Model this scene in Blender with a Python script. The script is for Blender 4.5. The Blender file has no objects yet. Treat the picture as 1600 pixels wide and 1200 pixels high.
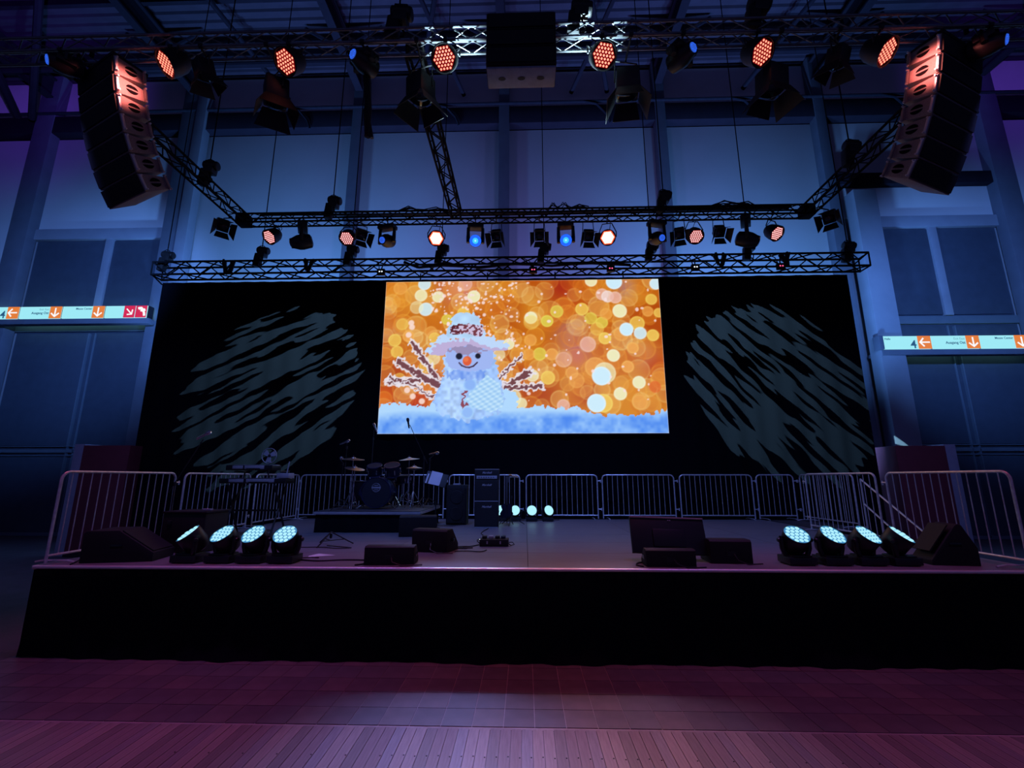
import bpy, bmesh, math, random
import numpy as np
from mathutils import Vector, Matrix
random.seed(7)
R = math.radians
sc = bpy.context.scene
COL = sc.collection

# ------------------------------------------------------------------ camera, world, exposure
cam = bpy.data.cameras.new('camera'); cam_o = bpy.data.objects.new('camera', cam); COL.objects.link(cam_o)
cam.sensor_width = 36.0; cam.lens = 36.0 * 708.08 / 1600.0; cam.clip_start = 0.05; cam.clip_end = 200
cam_o.location = (0.081, 0.0, 2.019)
cam_o.rotation_euler = (R(90 + 11.741), 0, R(1.6135))
sc.camera = cam_o
sc.view_settings.view_transform = 'Standard'; sc.view_settings.look = 'None'
sc.view_settings.exposure = 0.0; sc.view_settings.gamma = 1.0; sc.view_settings.use_curve_mapping = False
sc.cycles.use_denoising = True
sc.cycles.max_bounces = 5; sc.cycles.diffuse_bounces = 3; sc.cycles.glossy_bounces = 3
sc.cycles.sample_clamp_indirect = 4.0; sc.cycles.blur_glossy = 0.5
world = bpy.data.worlds.new('hall_ambient'); sc.world = world; world.use_nodes = True
bg = world.node_tree.nodes['Background']
bg.inputs[0].default_value = (0.24, 0.27, 0.95, 1); bg.inputs[1].default_value = 0.085

def spot(name, loc, aim, color, power, size, blend=0.5, radius=0.08, parent=None):
    l = bpy.data.lights.new(name, 'SPOT'); l.color = color; l.energy = power; l.spot_size = R(size)
    l.spot_blend = blend; l.shadow_soft_size = radius
    o = bpy.data.objects.new(name, l); COL.objects.link(o)
    o.location = loc
    o.rotation_euler = (Vector(aim) - Vector(loc)).to_track_quat('-Z', 'Y').to_euler()
    return o

# blue fill lights without fixtures, added behind the curtain to brighten the end wall
BLUE = (0.13, 0.37, 1.0); VIO = (0.27, 0.27, 1.0)
for x, tx, c, e in ((-9.6, -10.2, BLUE, 7800), (-6.2, -6.9, BLUE, 7000), (-2.9, -2.6, VIO, 2200), (.6, .6, VIO, 2300), (3.6, 3.3, VIO, 2200), (6.2, 7.2, BLUE, 7000), (8.6, 9.6, BLUE, 7800)):
    spot('wall_fill_light', (x, 13.15, 0.6), (tx, 16.3, 11.5), c, e, 78, 1.0, 0.3)
# blue heads at the ends of the front truss, thrown onto the roof at the sides
for s in (-1, 1):
    spot('roof_wash_light', (s * 8.3, 5.6, 9.3), (s * 21, 12.8, 18.2), (0.20, 0.08, 1.0), 5200, 46, 1.0, 0.1)
    spot('bay_fill_light', (s * 8.4, 5.6, 8.3), (s * 17.6, 16.4, 8.2), (0.13, 0.32, 1.0), 8200, 54, 1.0, 0.2)  # added fill with no lamp body, brightens the side bays

def gobo(name, loc, aim, roll, power, size, seed):
    o = spot(name, loc, aim, (0.42, 0.80, 1.0), power, size, 0.04, 0.004)
    l = o.data; l.use_nodes = True; nt = l.node_tree; N = nt.nodes; L = nt.links
    em = N['Emission']
    tc = N.new('ShaderNodeTexCoord'); sep = N.new('ShaderNodeSeparateXYZ'); L.new(tc.outputs['Normal'], sep.inputs[0])
    dx = N.new('ShaderNodeMath'); dx.operation = 'DIVIDE'; L.new(sep.outputs[0], dx.inputs[0]); L.new(sep.outputs[2], dx.inputs[1])
    dy = N.new('ShaderNodeMath'); dy.operation = 'DIVIDE'; L.new(sep.outputs[1], dy.inputs[0]); L.new(sep.outputs[2], dy.inputs[1])
    cb = N.new('ShaderNodeCombineXYZ'); L.new(dx.outputs[0], cb.inputs[0]); L.new(dy.outputs[0], cb.inputs[1]); cb.inputs[2].default_value = seed
    m1 = N.new('ShaderNodeMapping'); m1.inputs['Rotation'].default_value = (0, 0, R(roll)); L.new(cb.outputs[0], m1.inputs[0])
    m2 = N.new('ShaderNodeMapping'); m2.inputs['Scale'].default_value = (8.0, 50.0, 1); L.new(m1.outputs[0], m2.inputs[0])
    nz = N.new('ShaderNodeTexNoise'); nz.inputs['Scale'].default_value = 1.0; nz.inputs['Detail'].default_value = 0.7; nz.inputs['Distortion'].default_value = 0.2
    L.new(m2.outputs[0], nz.inputs['Vector'])
    cr = N.new('ShaderNodeValToRGB'); cr.color_ramp.elements[0].position = 0.465; cr.color_ramp.elements[1].position = 0.485
    ln = N.new('ShaderNodeVectorMath'); ln.operation = 'LENGTH'
    c2 = N.new('ShaderNodeCombineXYZ'); L.new(dx.outputs[0], c2.inputs[0]); L.new(dy.outputs[0], c2.inputs[1]); L.new(c2.outputs[0], ln.inputs[0])
    mr = N.new('ShaderNodeMapRange'); t = math.tan(R(size / 2)); mr.inputs[1].default_value = t * .86; mr.inputs[2].default_value = t; mr.inputs[3].default_value = 0; mr.inputs[4].default_value = .28
    L.new(ln.outputs['Value'], mr.inputs[0])
    sb = N.new('ShaderNodeMath'); sb.operation = 'SUBTRACT'; L.new(nz.outputs[0], sb.inputs[0]); L.new(mr.outputs[0], sb.inputs[1])
    L.new(sb.outputs[0], cr.inputs[0]); L.new(cr.outputs[0], em.inputs['Strength'])
    return o
gobo('gobo_light', (-3.0, 5.85, 8.35), (-6.75, 12.5, 4.85), 162, 14000, 31, 1.3)
gobo('gobo_light', (3.0, 5.85, 8.35), (6.8, 12.5, 4.85), 40, 14000, 31, 6.1)

# ------------------------------------------------------------------ materials
MATS = {}
def mat(name, col, rough=0.6, metal=0.0, var=0.15, scale=8.0, bump=0.0, spec=0.5, emit=None, es=1.0, stretch=(1, 1, 1)):
    if name in MATS: return MATS[name]
    m = bpy.data.materials.new(name); m.use_nodes = True; nt = m.node_tree; N = nt.nodes; L = nt.links
    b = N['Principled BSDF']
    tc = N.new('ShaderNodeTexCoord'); mp = N.new('ShaderNodeMapping'); mp.inputs['Scale'].default_value = stretch
    nz = N.new('ShaderNodeTexNoise'); nz.inputs['Scale'].default_value = scale; nz.inputs['Detail'].default_value = 4
    L.new(tc.outputs['Object'], mp.inputs[0]); L.new(mp.outputs[0], nz.inputs['Vector'])
    cr = N.new('ShaderNodeValToRGB')
    cr.color_ramp.elements[0].position = 0.3; cr.color_ramp.elements[1].position = 0.7
    cr.color_ramp.elements[0].color = [c * (1 - var) for c in col] + [1]
    cr.color_ramp.elements[1].color = [min(1, c * (1 + var)) for c in col] + [1]
    L.new(nz.outputs[0], cr.inputs[0]); L.new(cr.outputs[0], b.inputs['Base Color'])
    b.inputs['Roughness'].default_value = rough; b.inputs['Metallic'].default_value = metal
    b.inputs['Specular IOR Level'].default_value = spec
    if bump:
        bp = N.new('ShaderNodeBump'); bp.inputs['Strength'].default_value = bump; bp.inputs['Distance'].default_value = 0.01
        L.new(nz.outputs[0], bp.inputs['Height']); L.new(bp.outputs[0], b.inputs['Normal'])
    if emit:
        b.inputs['Emission Color'].default_value = (*emit, 1); b.inputs['Emission Strength'].default_value = es
    MATS[name] = m; return m
def glow(name, col, strength, sample=False):
    m = mat(name, (0.02, 0.02, 0.02), 0.4, emit=col, es=strength)
    if not sample: m.cycles.emission_sampling = 'NONE'
    return m
mat('black_paint', (0.012, 0.012, 0.014), 0.55)
mat('black_plastic', (0.010, 0.010, 0.013), 0.42)
mat('black_case', (0.008, 0.008, 0.010), 0.7, bump=0.1, scale=60)
mat('grille', (0.009, 0.009, 0.011), 0.6, bump=0.3, scale=160)
mat('array_paint', (0.30, 0.24, 0.23), 0.55, bump=0.1, scale=50)
mat('curtain_cloth', (0.0055, 0.006, 0.0085), 1.0, spec=0.0, scale=40)
mat('skirt_cloth', (0.008, 0.009, 0.014), 1.0, spec=0.0, scale=40)
mat('conduit_matte', (0.02, 0.02, 0.03), 1.0, spec=0.0)
mat('truss_black', (0.008, 0.008, 0.010), 0.8, 0.0, spec=0.15)
mat('truss_alu', (0.16, 0.165, 0.18), 0.4, 0.5)
mat('steel_zinc', (0.78, 0.78, 0.82), 0.36, 0.45, scale=20)
mat('alu', (0.95, 0.93, 0.95), 0.40, 0.6, var=0.04)
mat('chrome', (0.75, 0.76, 0.8), 0.15, 1.0)
mat('cymbal_metal', (0.40, 0.39, 0.40), 0.38, 1.0, scale=30)
mat('deck_ply', (0.20, 0.18, 0.205), 0.42, bump=0.08, scale=3.0, stretch=(1, 14, 1))
mat('riser_ply', (0.06, 0.055, 0.06), 0.45, scale=5)
mat('wall_white', (0.52, 0.53, 0.56), 0.9, var=0.04, scale=0.6)
mat('wall_grey', (0.26, 0.26, 0.29), 0.9, var=0.08, scale=0.8)
mat('clerestory_paint', (0.78, 0.70, 0.74), 0.9, var=0.06, scale=0.8)
mat('column_grey', (0.115, 0.13, 0.17), 0.7, var=0.08, scale=2)
mat('pilaster_paint', (0.24, 0.26, 0.31), 0.8, var=0.06, scale=2)
mat('door_blue', (0.048, 0.062, 0.092), 0.65, var=0.10, scale=3)
mat('door_rail', (0.11, 0.14, 0.18), 0.6, var=0.06, scale=3)
mat('roof_deck', (0.05, 0.04, 0.06), 0.9, var=0.12, scale=1.5, spec=0.1)
mat('roof_steel', (0.018, 0.015, 0.024), 0.9, var=0.1, scale=2, spec=0.05)
mat('wine_panel', (0.16, 0.028, 0.04), 0.7, var=0.1, scale=3)
mat('pale_panel', (0.30, 0.33, 0.40), 0.7, var=0.06)
mat('floor_stone', (0.13, 0.105, 0.115), 0.5, var=0.2, scale=2.5)
mat('grout', (0.40, 0.34, 0.34), 0.7, var=0.2, scale=9)
mat('paper_white', (0.75, 0.74, 0.78), 0.8, var=0.03)
mat('keys_grey', (0.40, 0.41, 0.46), 0.4, var=0.1)
mat('cable_black', (0.008, 0.008, 0.01), 0.5)
mat('drum_blue', (0.015, 0.022, 0.06), 0.25, var=0.2, scale=5)
mat('drum_head', (0.012, 0.014, 0.024), 0.75, var=0.1)
mat('letter_grey', (0.34, 0.36, 0.42), 0.5)
mat('letter_silver', (0.55, 0.55, 0.6), 0.4, 0.3)
mat('screen_glass', (0.006, 0.006, 0.008), 0.12)
mat('sign_navy', (0.015, 0.045, 0.11), 0.6)
mat('wood_bright', (0.30, 0.235, 0.235), 0.34, var=0.22, scale=5.0, bump=0.05, stretch=(9, .8, 1))
for k, (c, v) in enumerate((((0.30, 0.235, 0.24), .2), ((0.25, 0.20, 0.20), .22), ((0.36, 0.28, 0.27), .2), ((0.28, 0.23, 0.25), .25))):
    mat('plank_wood_%d' % k, c, 0.30 + 0.03 * k, var=v, scale=5.0, bump=0.05, stretch=(9, .8, 1))
for k, c in enumerate(((0.135, 0.108, 0.118), (0.155, 0.118, 0.122), (0.12, 0.10, 0.112))):
    mat('tile_stone_%d' % k, c, 0.40 + 0.04 * k, var=0.2, scale=4)
glow('sign_glow', (0.36, 0.86, 0.95), 0.95)
glow('sign_orange', (0.90, 0.24, 0.035), 0.85)
glow('sign_red', (0.72, 0.015, 0.07), 0.9)
glow('sign_white', (1, 1, 1), 0.95)
glow('sign_text', (0.02, 0.10, 0.22), 0.9); glow('sign_text_faint', (0.20, 0.50, 0.58), 0.9)
glow('led_red', (1.0, 0.22, 0.14), 2.6); glow('led_hot', (1.0, 0.42, 0.30), 3.6); glow('led_white_hot', (1.0, 0.55, 0.36), 3.2)
glow('led_pink', (1.0, 0.46, 0.46), 2.2)
glow('lens_red', (0.30, 0.006, 0.008), 0.6); glow('lens_red_halo', (1.0, 0.07, 0.03), 1.6)
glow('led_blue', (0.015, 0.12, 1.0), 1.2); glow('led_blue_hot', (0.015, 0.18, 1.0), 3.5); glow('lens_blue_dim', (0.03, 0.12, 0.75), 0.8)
glow('wash_face', (0.05, 0.30, 0.62), 0.8); glow('wash_dot', (0.42, 0.86, 1.0), 1.05)
glow('spark_white', (0.8, 0.9, 1.0), 1.5); glow('spark_red', (1.0, 0.10, 0.25), 1.5)

# ------------------------------------------------------------------ mesh helpers
class MB:
    def __init__(s): s.v = []; s.f = []
    def add(s, vs, fs, M=None):
        b = len(s.v)
        if M is not None: vs = [tuple(M @ Vector(v)) for v in vs]
        s.v += [tuple(v) for v in vs]; s.f += [tuple(i + b for i in f) for f in fs]; return s
    def box(s, c, d, M=None):
        x, y, z = c; a, b, e = d[0] / 2, d[1] / 2, d[2] / 2
        vs = [(x - a, y - b, z - e), (x + a, y - b, z - e), (x + a, y + b, z - e), (x - a, y + b, z - e),
              (x - a, y - b, z + e), (x + a, y - b, z + e), (x + a, y + b, z + e), (x - a, y + b, z + e)]
        return s.add(vs, [(3, 2, 1, 0), (4, 5, 6, 7), (0, 1, 5, 4), (1, 2, 6, 5), (2, 3, 7, 6), (3, 0, 4, 7)], M)
    def path(s, pts, r, n=8, M=None, closed=False):
        pts = [Vector(p) for p in pts]; k = len(pts); rings = []
        up = None
        for i, p in enumerate(pts):
            a = pts[(i - 1) % k] if (i or closed) else p; b = pts[(i + 1) % k] if (i < k - 1 or closed) else p
            t = (b - a).normalized()
            if up is None: up = Vector((0, 0, 1)) if abs(t.z) < .9 else Vector((1, 0, 0))
            x = t.cross(up)
            if x.length < 1e-5: x = t.cross(Vector((0, 1, 0)))
            x.normalize(); y = x.cross(t).normalized(); up = y
            rr = r[i] if isinstance(r, (list, tuple)) else r
            rings.append([p + x * (rr * math.cos(q * 2 * math.pi / n)) + y * (rr * math.sin(q * 2 * math.pi / n)) for q in range(n)])
        vs = [v for g in rings for v in g]; fs = []
        for i in range(k if closed else k - 1):
            j = (i + 1) % k
            for q in range(n):
                fs.append((i * n + q, i * n + (q + 1) % n, j * n + (q + 1) % n, j * n + q))
        if not closed:
            fs.append(tuple(range(n))[::-1]); fs.append(tuple((k - 1) * n + q for q in range(n)))
        return s.add(vs, fs, M)
    def lathe(s, prof, n=24, M=None):
        vs = []; fs = []
        for r, z in prof:
            for q in range(n):
                a = 2 * math.pi * q / n; vs.append((r * math.cos(a), r * math.sin(a), z))
        k = len(prof)
        for i in range(k - 1):
            for q in range(n):
                fs.append((i * n + q, i * n + (q + 1) % n, (i + 1) * n + (q + 1) % n, (i + 1) * n + q))
        fs.append(tuple(range(n))[::-1]); fs.append(tuple((k - 1) * n + q for q in range(n)))
        return s.add(vs, fs, M)
    def prism(s, poly, h0, h1, M=None):
        k = len(poly)
        vs = [(x, y, h0) for x, y in poly] + [(x, y, h1) for x, y in poly]
        fs = [tuple(range(k))[::-1], tuple(range(k, 2 * k))] + [(i, (i + 1) % k, (i + 1) % k + k, i + k) for i in range(k)]
        return s.add(vs, fs, M)
    def build(s, name, m, parent=None, loc=(0, 0, 0), bevel=0.0, smooth=True, kind=None):
        me = bpy.data.meshes.new(name); me.from_pydata(s.v, [], s.f)
        bm = bmesh.new(); bm.from_mesh(me)
        bmesh.ops.recalc_face_normals(bm, faces=bm.faces)
        if bevel:
            es = [e for e in bm.edges if len(e.link_faces) == 2 and e.calc_face_angle(0) > 0.5]
            bmesh.ops.bevel(bm, geom=es, offset=bevel, segments=2, affect='EDGES', profile=0.6, clamp_overlap=True)
        bm.to_mesh(me); bm.free()
        if smooth:
            me.shade_smooth(); me.set_sharp_from_angle(angle=R(35))
        me.materials.append(MATS[m])
        o = bpy.data.objects.new(name, me); COL.objects.link(o); o.location = loc
        if parent is not None: o.parent = parent
        if kind: o['kind'] = kind
        return o
def tag(o, label=None, cat=None, group=None, kind=None):
    if label: o['label'] = label
    if cat: o['category'] = cat
    if group: o['group'] = group
    if kind: o['kind'] = kind
    return o
def empty(name, loc=(0, 0, 0), rz=0.0):
    o = bpy.data.objects.new(name, None); COL.objects.link(o); o.location = loc; o.rotation_euler = (0, 0, rz)
    o.empty_display_size = 0.1; return o
def copy_of(o, parent=None, loc=None, rot=None):
    c = o.copy(); COL.objects.link(c)
    if parent is not None: c.parent = parent
    if loc is not None: c.location = loc
    if rot is not None: c.rotation_euler = rot
    return c
def aimM(loc, d, roll=0.0):
    """local +Z runs along d"""
    q = Vector(d).normalized().to_track_quat('Z', 'Y')
    return Matrix.Translation(Vector(loc)) @ q.to_matrix().to_4x4() @ Matrix.Rotation(roll, 4, 'Z')
def text_part(name, body, size, m, parent, M, bold=0.0, shear=0.0, align='LEFT'):
    cu = bpy.data.curves.new('lettering', 'FONT'); cu.body = body; cu.size = size; cu.extrude = 0.002; cu.offset = bold; cu.shear = shear; cu.align_x = align
    cu.resolution_u = 2
    t = bpy.data.objects.new('lettering', cu); COL.objects.link(t)
    dg = bpy.context.evaluated_depsgraph_get(); me = bpy.data.meshes.new_from_object(t.evaluated_get(dg))
    bpy.data.objects.remove(t); bpy.data.curves.remove(cu)
    me.transform(M); me.materials.clear(); me.materials.append(MATS[m])
    o = bpy.data.objects.new(name, me); COL.objects.link(o); o.parent = parent; return o
FRONT = Matrix.Rotation(R(90), 4, 'X')       # text plane turned upright, facing -Y
def upright(x, y, z): return Matrix.Translation((x, y, z)) @ FRONT

# ------------------------------------------------------------------ floor
YE = 4.235                                   # seam between the boards and the tiles
fl = MB().box((0, 4.5, -0.06), (64, 27, 0.1)).build('floor', 'floor_stone', smooth=False); tag(fl, kind='structure')
g = MB().box((0, (YE + 5.75) / 2, -0.012), (15.0, 5.75 - YE + .04, 0.012)).build('grout_bed', 'grout', fl, smooth=False)
pl_me = [None] * 4
W = 0.0865
for i in range(-78, 79):
    k = (i * 7 + (i // 3) * 5) % 4
    if pl_me[k] is None:
        o = MB().box((0, 0, 0), (W - 0.005, 2.3, 0.02)).build('plank', 'plank_wood_%d' % k, fl, smooth=False); pl_me[k] = o
    else:
        o = copy_of(pl_me[k], fl)
    o.location = (i * W, YE - 0.008 - 1.15, -0.0105 + random.uniform(-.0012, .0008))
tl = [None] * 3
TW, TL = 0.262, 0.30
for i in range(-26, 27):
    for j in range(5):
        k = (i * 5 + j * 3 + (i * j) % 2) % 3
        ln = TL if j < 4 else 0.30
        if tl[k] is None:
            o = MB().box((0, 0, 0), (TW - 0.006, TL - 0.006, 0.02)).build('tile', 'tile_stone_%d' % k, fl, smooth=False); tl[k] = o
        else: o = copy_of(tl[k], fl)
        o.location = (i * TW + 0.02, YE + 0.02 + TL * (j + .5), -0.0105 + random.uniform(-.001, .0006))
screw = None
for i in range(-30, 31):                     # screw heads in the boards
    if abs(i) > 12 and i % 3: continue
    if screw is None: screw = MB().lathe([(0.006, 0), (0.006, 0.002)], 8).build('screw', 'black_paint', fl); o = screw
    else: o = copy_of(screw, fl)
    o.location = (i * W + .03, 3.83 + .006 * (i % 3), 0.0002)

# ------------------------------------------------------------------ end wall of the hall
YW = 16.45
wall = MB().box((0, YW + 0.25, 9.7), (60, 0.3, 19.6)).build('wall_back', 'wall_grey', smooth=False); tag(wall, kind='structure')
COLX = (-26.6, -20.3, -13.95, -6.83, -0.70, 5.70, 12.1, 18.75, 25.0)
for a, b in zip(COLX[:-1], COLX[1:]):
    gate = (a in (-20.3, 12.1))
    z0 = 12.0 if gate else 0.05
    z1 = 16.3
    n = 1
    MB().box(((a + b) / 2, YW + 0.05, (z0 + z1) / 2), (b - a - 0.04, 0.10, z1 - z0)).build('wall_panel', 'wall_white', wall, bevel=0.006)
    MB().box(((a + b) / 2, YW + 0.05, 18.2), (b - a - 0.04, 0.10, 1.95)).build('clerestory_panel', 'clerestory_paint', wall, bevel=0.006)
for x in COLX:
    w = 0.42 if abs(x) < 13 else 0.80
    MB().box((x, YW - 0.2, 9.6), (w, 0.4, 19.2)).build('column', 'column_grey', wall, bevel=0.02)
MB().box((13.05, YW - 0.45, 6.4), (0.85, 0.5, 12.8)).build('pilaster', 'pilaster_paint', wall, bevel=0.02)
MB().box((-13.45, YW - 0.3, 9.0), (0.42, 0.4, 18.0)).build('pilaster', 'pilaster_paint', wall, bevel=0.02)
MB().box((0, YW - 0.12, 16.75), (53, 0.5, 0.80)).build('ring_beam', 'roof_steel', wall, bevel=0.02)
MB().path([(-26, YW - .42, 17.25), (26, YW - .42, 17.25)], 0.06).build('conduit', 'conduit_matte', wall)
for x in (-9.8, -3.6, 2.6, 8.6, 14.6):
    MB().path([(x, YW - .45, 17.22), (x + .5, YW - .45, 17.1), (x + .9, YW - .45, 16.6), (x + 1.05, YW - .45, 16.2)], 0.045, 6).build('cable_drop', 'conduit_matte', wall)
MB().box((15.4, YW - .15, 13.55), (6.2, .28, .5)).build('bay_rail', 'roof_steel', wall, bevel=.02)

# hall gates left and right of the stage
def gate(n, xa, xb, label):
    d = empty('door_%d' % n, ((xa + xb) / 2, YW, 0)); tag(d, label, None, None, 'structure')
    w = xb - xa; mid = 0.0
    MB().box((0, 0.05, 11.77), (w, 0.34, 0.46)).build('lintel_beam', 'pilaster_paint', d, bevel=0.01)
    for s in (-1, 1):
        cx = s * w / 4
        for (za, zb) in ((0.12, 2.80), (3.20, 7.55), (8.0, 11.5)):
            MB().box((cx, 0.06, (za + zb) / 2), (w / 2 - 0.26, 0.08, zb - za)).build('leaf_panel', 'door_blue', d, bevel=0.012)
    MB().box((0, 0.10, 5.8), (w, 0.06, 11.5)).build('backing_sheet', 'door_blue', d, smooth=False)
    for zc, h in ((7.78, .30), (3.0, .12), (.06, .12), (3.17, .03), (2.83, .03)):
        MB().box((0, 0.03, zc), (w, 0.12, h)).build('cross_rail', 'door_rail', d, bevel=0.006)
    MB().box((0, 0.0, 9.75), (0.30, 0.14, 3.6)).build('mullion', 'pilaster_paint', d, bevel=0.008)
    for s in (-.13, .13):
        MB().box((s, 0.03, 3.8), (0.035, 0.12, 7.5)).build('mullion', 'door_rail', d, bevel=0.004)
gate(1, -19.9, -13.6, 'tall blue-grey hall gate behind the sign with the red exit tiles')
gate(2, 13.4, 18.35, 'tall blue-grey hall gate behind the sign beside the pale pilaster')
for s, nm in ((-1, 'wall_left'), (1, 'wall_right')):
    o = MB().box((s * 30, 4.5, 9.7), (0.3, 25, 19.6)).build(nm, 'wall_grey', smooth=False); tag(o, kind='structure')

# ------------------------------------------------------------------ roof
ZC = 19.25
ceil_ = empty('ceiling', (0, 0, ZC)); tag(ceil_, kind='structure')
m = MB(); ys = []; y = -6.0; k = 0
prof = []
while y < 16.6:
    prof += [(y, 0.10), (y + .14, 0.10), (y + .18, 0.0), (y + .32, 0.0)]; y += .36
vs = []; fs = []
for x in (-31, 31): vs += [(x, a, b) for a, b in prof]
n = len(prof)
fs = [(i, i + 1, n + i + 1, n + i) for i in range(n - 1)]
m.add(vs, fs); m.box((0, 5.3, .3), (62, 22.8, .04))
m.build('roof_deck', 'roof_deck', ceil_, smooth=False)
for x in (-20.3, -13.95, -6.83, -.7, 5.7, 12.1, 18.75):
    MB().box((x, 5, -1.15), (.30, 22.6, .08)).box((x, 5, -.3), (.30, 22.6, .08)).box((x, 5, -.72), (.06, 22.6, .8)).build('girder', 'roof_steel', ceil_, smooth=False)
    for yy in (14.2, 11.2, 8.2):
        for s in (-1, 1):
            MB().path([(x + s * .15, yy, -1.05), (x + s * 1.5, yy, -.15)], .07, 6).build('brace', 'roof_steel', ceil_)
for yy in (15.2, 13.0, 10.8, 8.6, 6.4):
    MB().box((0, yy, -.16), (56, .14, .24)).build('purlin', 'roof_steel', ceil_, smooth=False)
for i, x in enumerate((-9.9, -4.3, -2.4, 2.1, 3.6, 9.2)):
    MB().path([(x, 16.2, -1.4), (x + (1.6 if i % 2 else -1.4), 12.0, -.4)], .09, 8).build('brace', 'roof_steel', ceil_)
MB().path([(-22, 14.6, -1.3), (22, 14.6, -1.3)], .11, 8).build('duct_pipe', 'roof_steel', ceil_)
for s in (-1, 1):
    MB().path([(s * 17, 9, -.9), (s * 21.5, 16, -2.1)], .16, 8).build('brace', 'roof_steel', ceil_)
    MB().path([(s * 13, 9, -.9), (s * 20.3, 15.6, -2.6)], .12, 8).build('brace', 'roof_steel', ceil_)

# ------------------------------------------------------------------ lit wayfinding signs
def arrow(m, cx, cz, r, ang, y):
    c, s_ = math.cos(ang), math.sin(ang)
    def P(a, b): return (cx + a * c - b * s_, y, cz + a * s_ + b * c)
    def quad(p, q, w):
        dx, dz = q[0] - p[0], q[1] - p[1]; l = math.hypot(dx, dz); nx, nz = -dz / l * w / 2, dx / l * w / 2
        pts = [(p[0] + nx, p[1] + nz), (q[0] + nx, q[1] + nz), (q[0] - nx, q[1] - nz), (p[0] - nx, p[1] - nz)]
        f = [P(*t) for t in pts]; b = [(t[0], t[1] + .006, t[2]) for t in f]
        m.add(f + b, [(0, 1, 2, 3), (7, 6, 5, 4), (0, 4, 5, 1), (1, 5, 6, 2), (2, 6, 7, 3), (3, 7, 4, 0)])
    quad((-.92 * r, 0), (.70 * r, 0), .26 * r)
    quad((.16 * r, .80 * r), (.90 * r, -.06 * r), .27 * r)
    quad((.16 * r, -.80 * r), (.90 * r, .06 * r), .27 * r)
MW, MH = 1.655, 0.47
def sign(root, x0, modules):
    yF = -0.12
    for i, kind in enumerate(modules):
        xa = x0 + i * MW; xb = xa + MW - 0.03
        bx = MB().box(((xa + xb) / 2, 0, 0), (xb - xa, 0.22, MH)).build('light_box', 'sign_glow', root, bevel=0.004)
        tw = 0.44
        if kind == 'exit':
            for q, xx in enumerate((xb - 2 * .43 - .02, xb - .43)):
                MB().box((xx + .205, yF, 0), (.41, .02, MH - .01)).build('red_tile', 'sign_red', bx)
                a = MB()
                if q == 0: arrow(a, xx + .21, 0, .17, R(-45), yF - .017)
                else:
                    a.path([(xx + .12, yF - .014, .12), (xx + .20, yF - .014, .13), (xx + .27, yF - .014, .05)], .055, 8)
                    a.path([(xx + .27, yF - .014, .06), (xx + .34, yF - .014, -.06), (xx + .36, yF - .014, -.17)], .04, 8)
                    a.path([(xx + .27, yF - .014, .04), (xx + .20, yF - .014, .02)], .03, 8)
                    a.path([(xx + .32, yF - .014, .10), (xx + .36, yF - .014, .02)], .03, 8)
                a.build('arrow_mark' if q == 0 else 'runner_mark', 'sign_white', bx)
            continue
        MB().box((xb - tw / 2, yF, 0), (tw, .02, MH - .005)).build('arrow_tile', 'sign_orange', bx)
        a = MB(); arrow(a, xb - tw / 2, 0, .19, R(180) if kind == 'hall' else R(-90), yF - .017); a.build('arrow_mark', 'sign_white', bx)
        if kind == 'hall':
            text_part('lettering', '4', 0.42, 'sign_text', bx, upright(xb - tw - .27, yF, -.21), .004)
            text_part('lettering', 'Halle', 0.10, 'sign_text', bx, upright(xa + .05, yF, .10), .001)
        elif kind == 'east':
            text_part('lettering', 'Exit East', 0.11, 'sign_text_faint', bx, upright(xb - tw - .04, yF, .09), .001, 0, 'RIGHT')
            text_part('lettering', 'Ausgang Ost', 0.13, 'sign_text', bx, upright(xb - tw - .04, yF, -.06), .002, 0, 'RIGHT')
        elif kind == 'centre':
            text_part('lettering', 'Messe Center', 0.11, 'sign_text', bx, upright(xb - tw - .04, yF, .10), .001, 0, 'RIGHT')
    n = len(modules)
    xm = x0 + n * MW / 2
    MB().box((xm, .03, -MH / 2 - .11), (n * MW + .1, .26, .2)).build('sign_beam', 'column_grey', root, bevel=.01)
    for q in range(n + 1):
        MB().box((x0 + q * MW - .015, .02, 0), (.026, .24, MH + .01)).build('divider', 'black_paint', root)
    for q in (0, n):
        MB().box((x0 + q * MW, .33, -MH / 2 - .1), (.12, .55, .12)).build('bracket', 'column_grey', root)
s1 = empty('wayfinding_sign', (0, 15.8, 8.135)); tag(s1, 'long backlit direction sign ending in red exit tiles beside the black curtain', 'sign', 'lit direction signs')
sign(s1, -14.01 - 4 * MW, ('hall', 'east', 'centre', 'exit'))
s2 = empty('wayfinding_sign', (0, 15.8, 6.69)); tag(s2, 'long backlit direction sign starting with Halle 4 beside the pale pilaster', 'sign', 'lit direction signs')
sign(s2, 12.72, ('hall', 'east', 'centre', 'exit'))
MB().box((12.62, -.02, .0), (.16, .3, .5)).build('end_bracket', 'column_grey', s2, bevel=.02)

# wine-red booths at both ends of the curtain
for s, xa, xb, top, lab in ((-1, -12.03, -10.72, 2.90, 'wine-red partition box standing beside the curtain, nearer the exit sign'), (1, 9.75, 11.02, 2.85, 'wine-red partition box standing by the pale pilaster under the Halle 4 sign')):
    b = empty('partition_box', ((xa + xb) / 2, 12.6, 0)); tag(b, lab, 'partition', 'wine-red partition boxes')
    w = xb - xa
    MB().box((0, 0, top / 2), (w, .8, top)).build('box_body', 'wine_panel', b, bevel=.01)
    MB().box((s * (w / 2 + .16), .05, top / 2 + .02), (.30, .8, top + .04)).build('end_panel', 'pale_panel', b, bevel=.01)
    MB().box((0, -.40, .06), (w, .04, .12)).build('plinth', 'black_paint', b)

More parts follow.
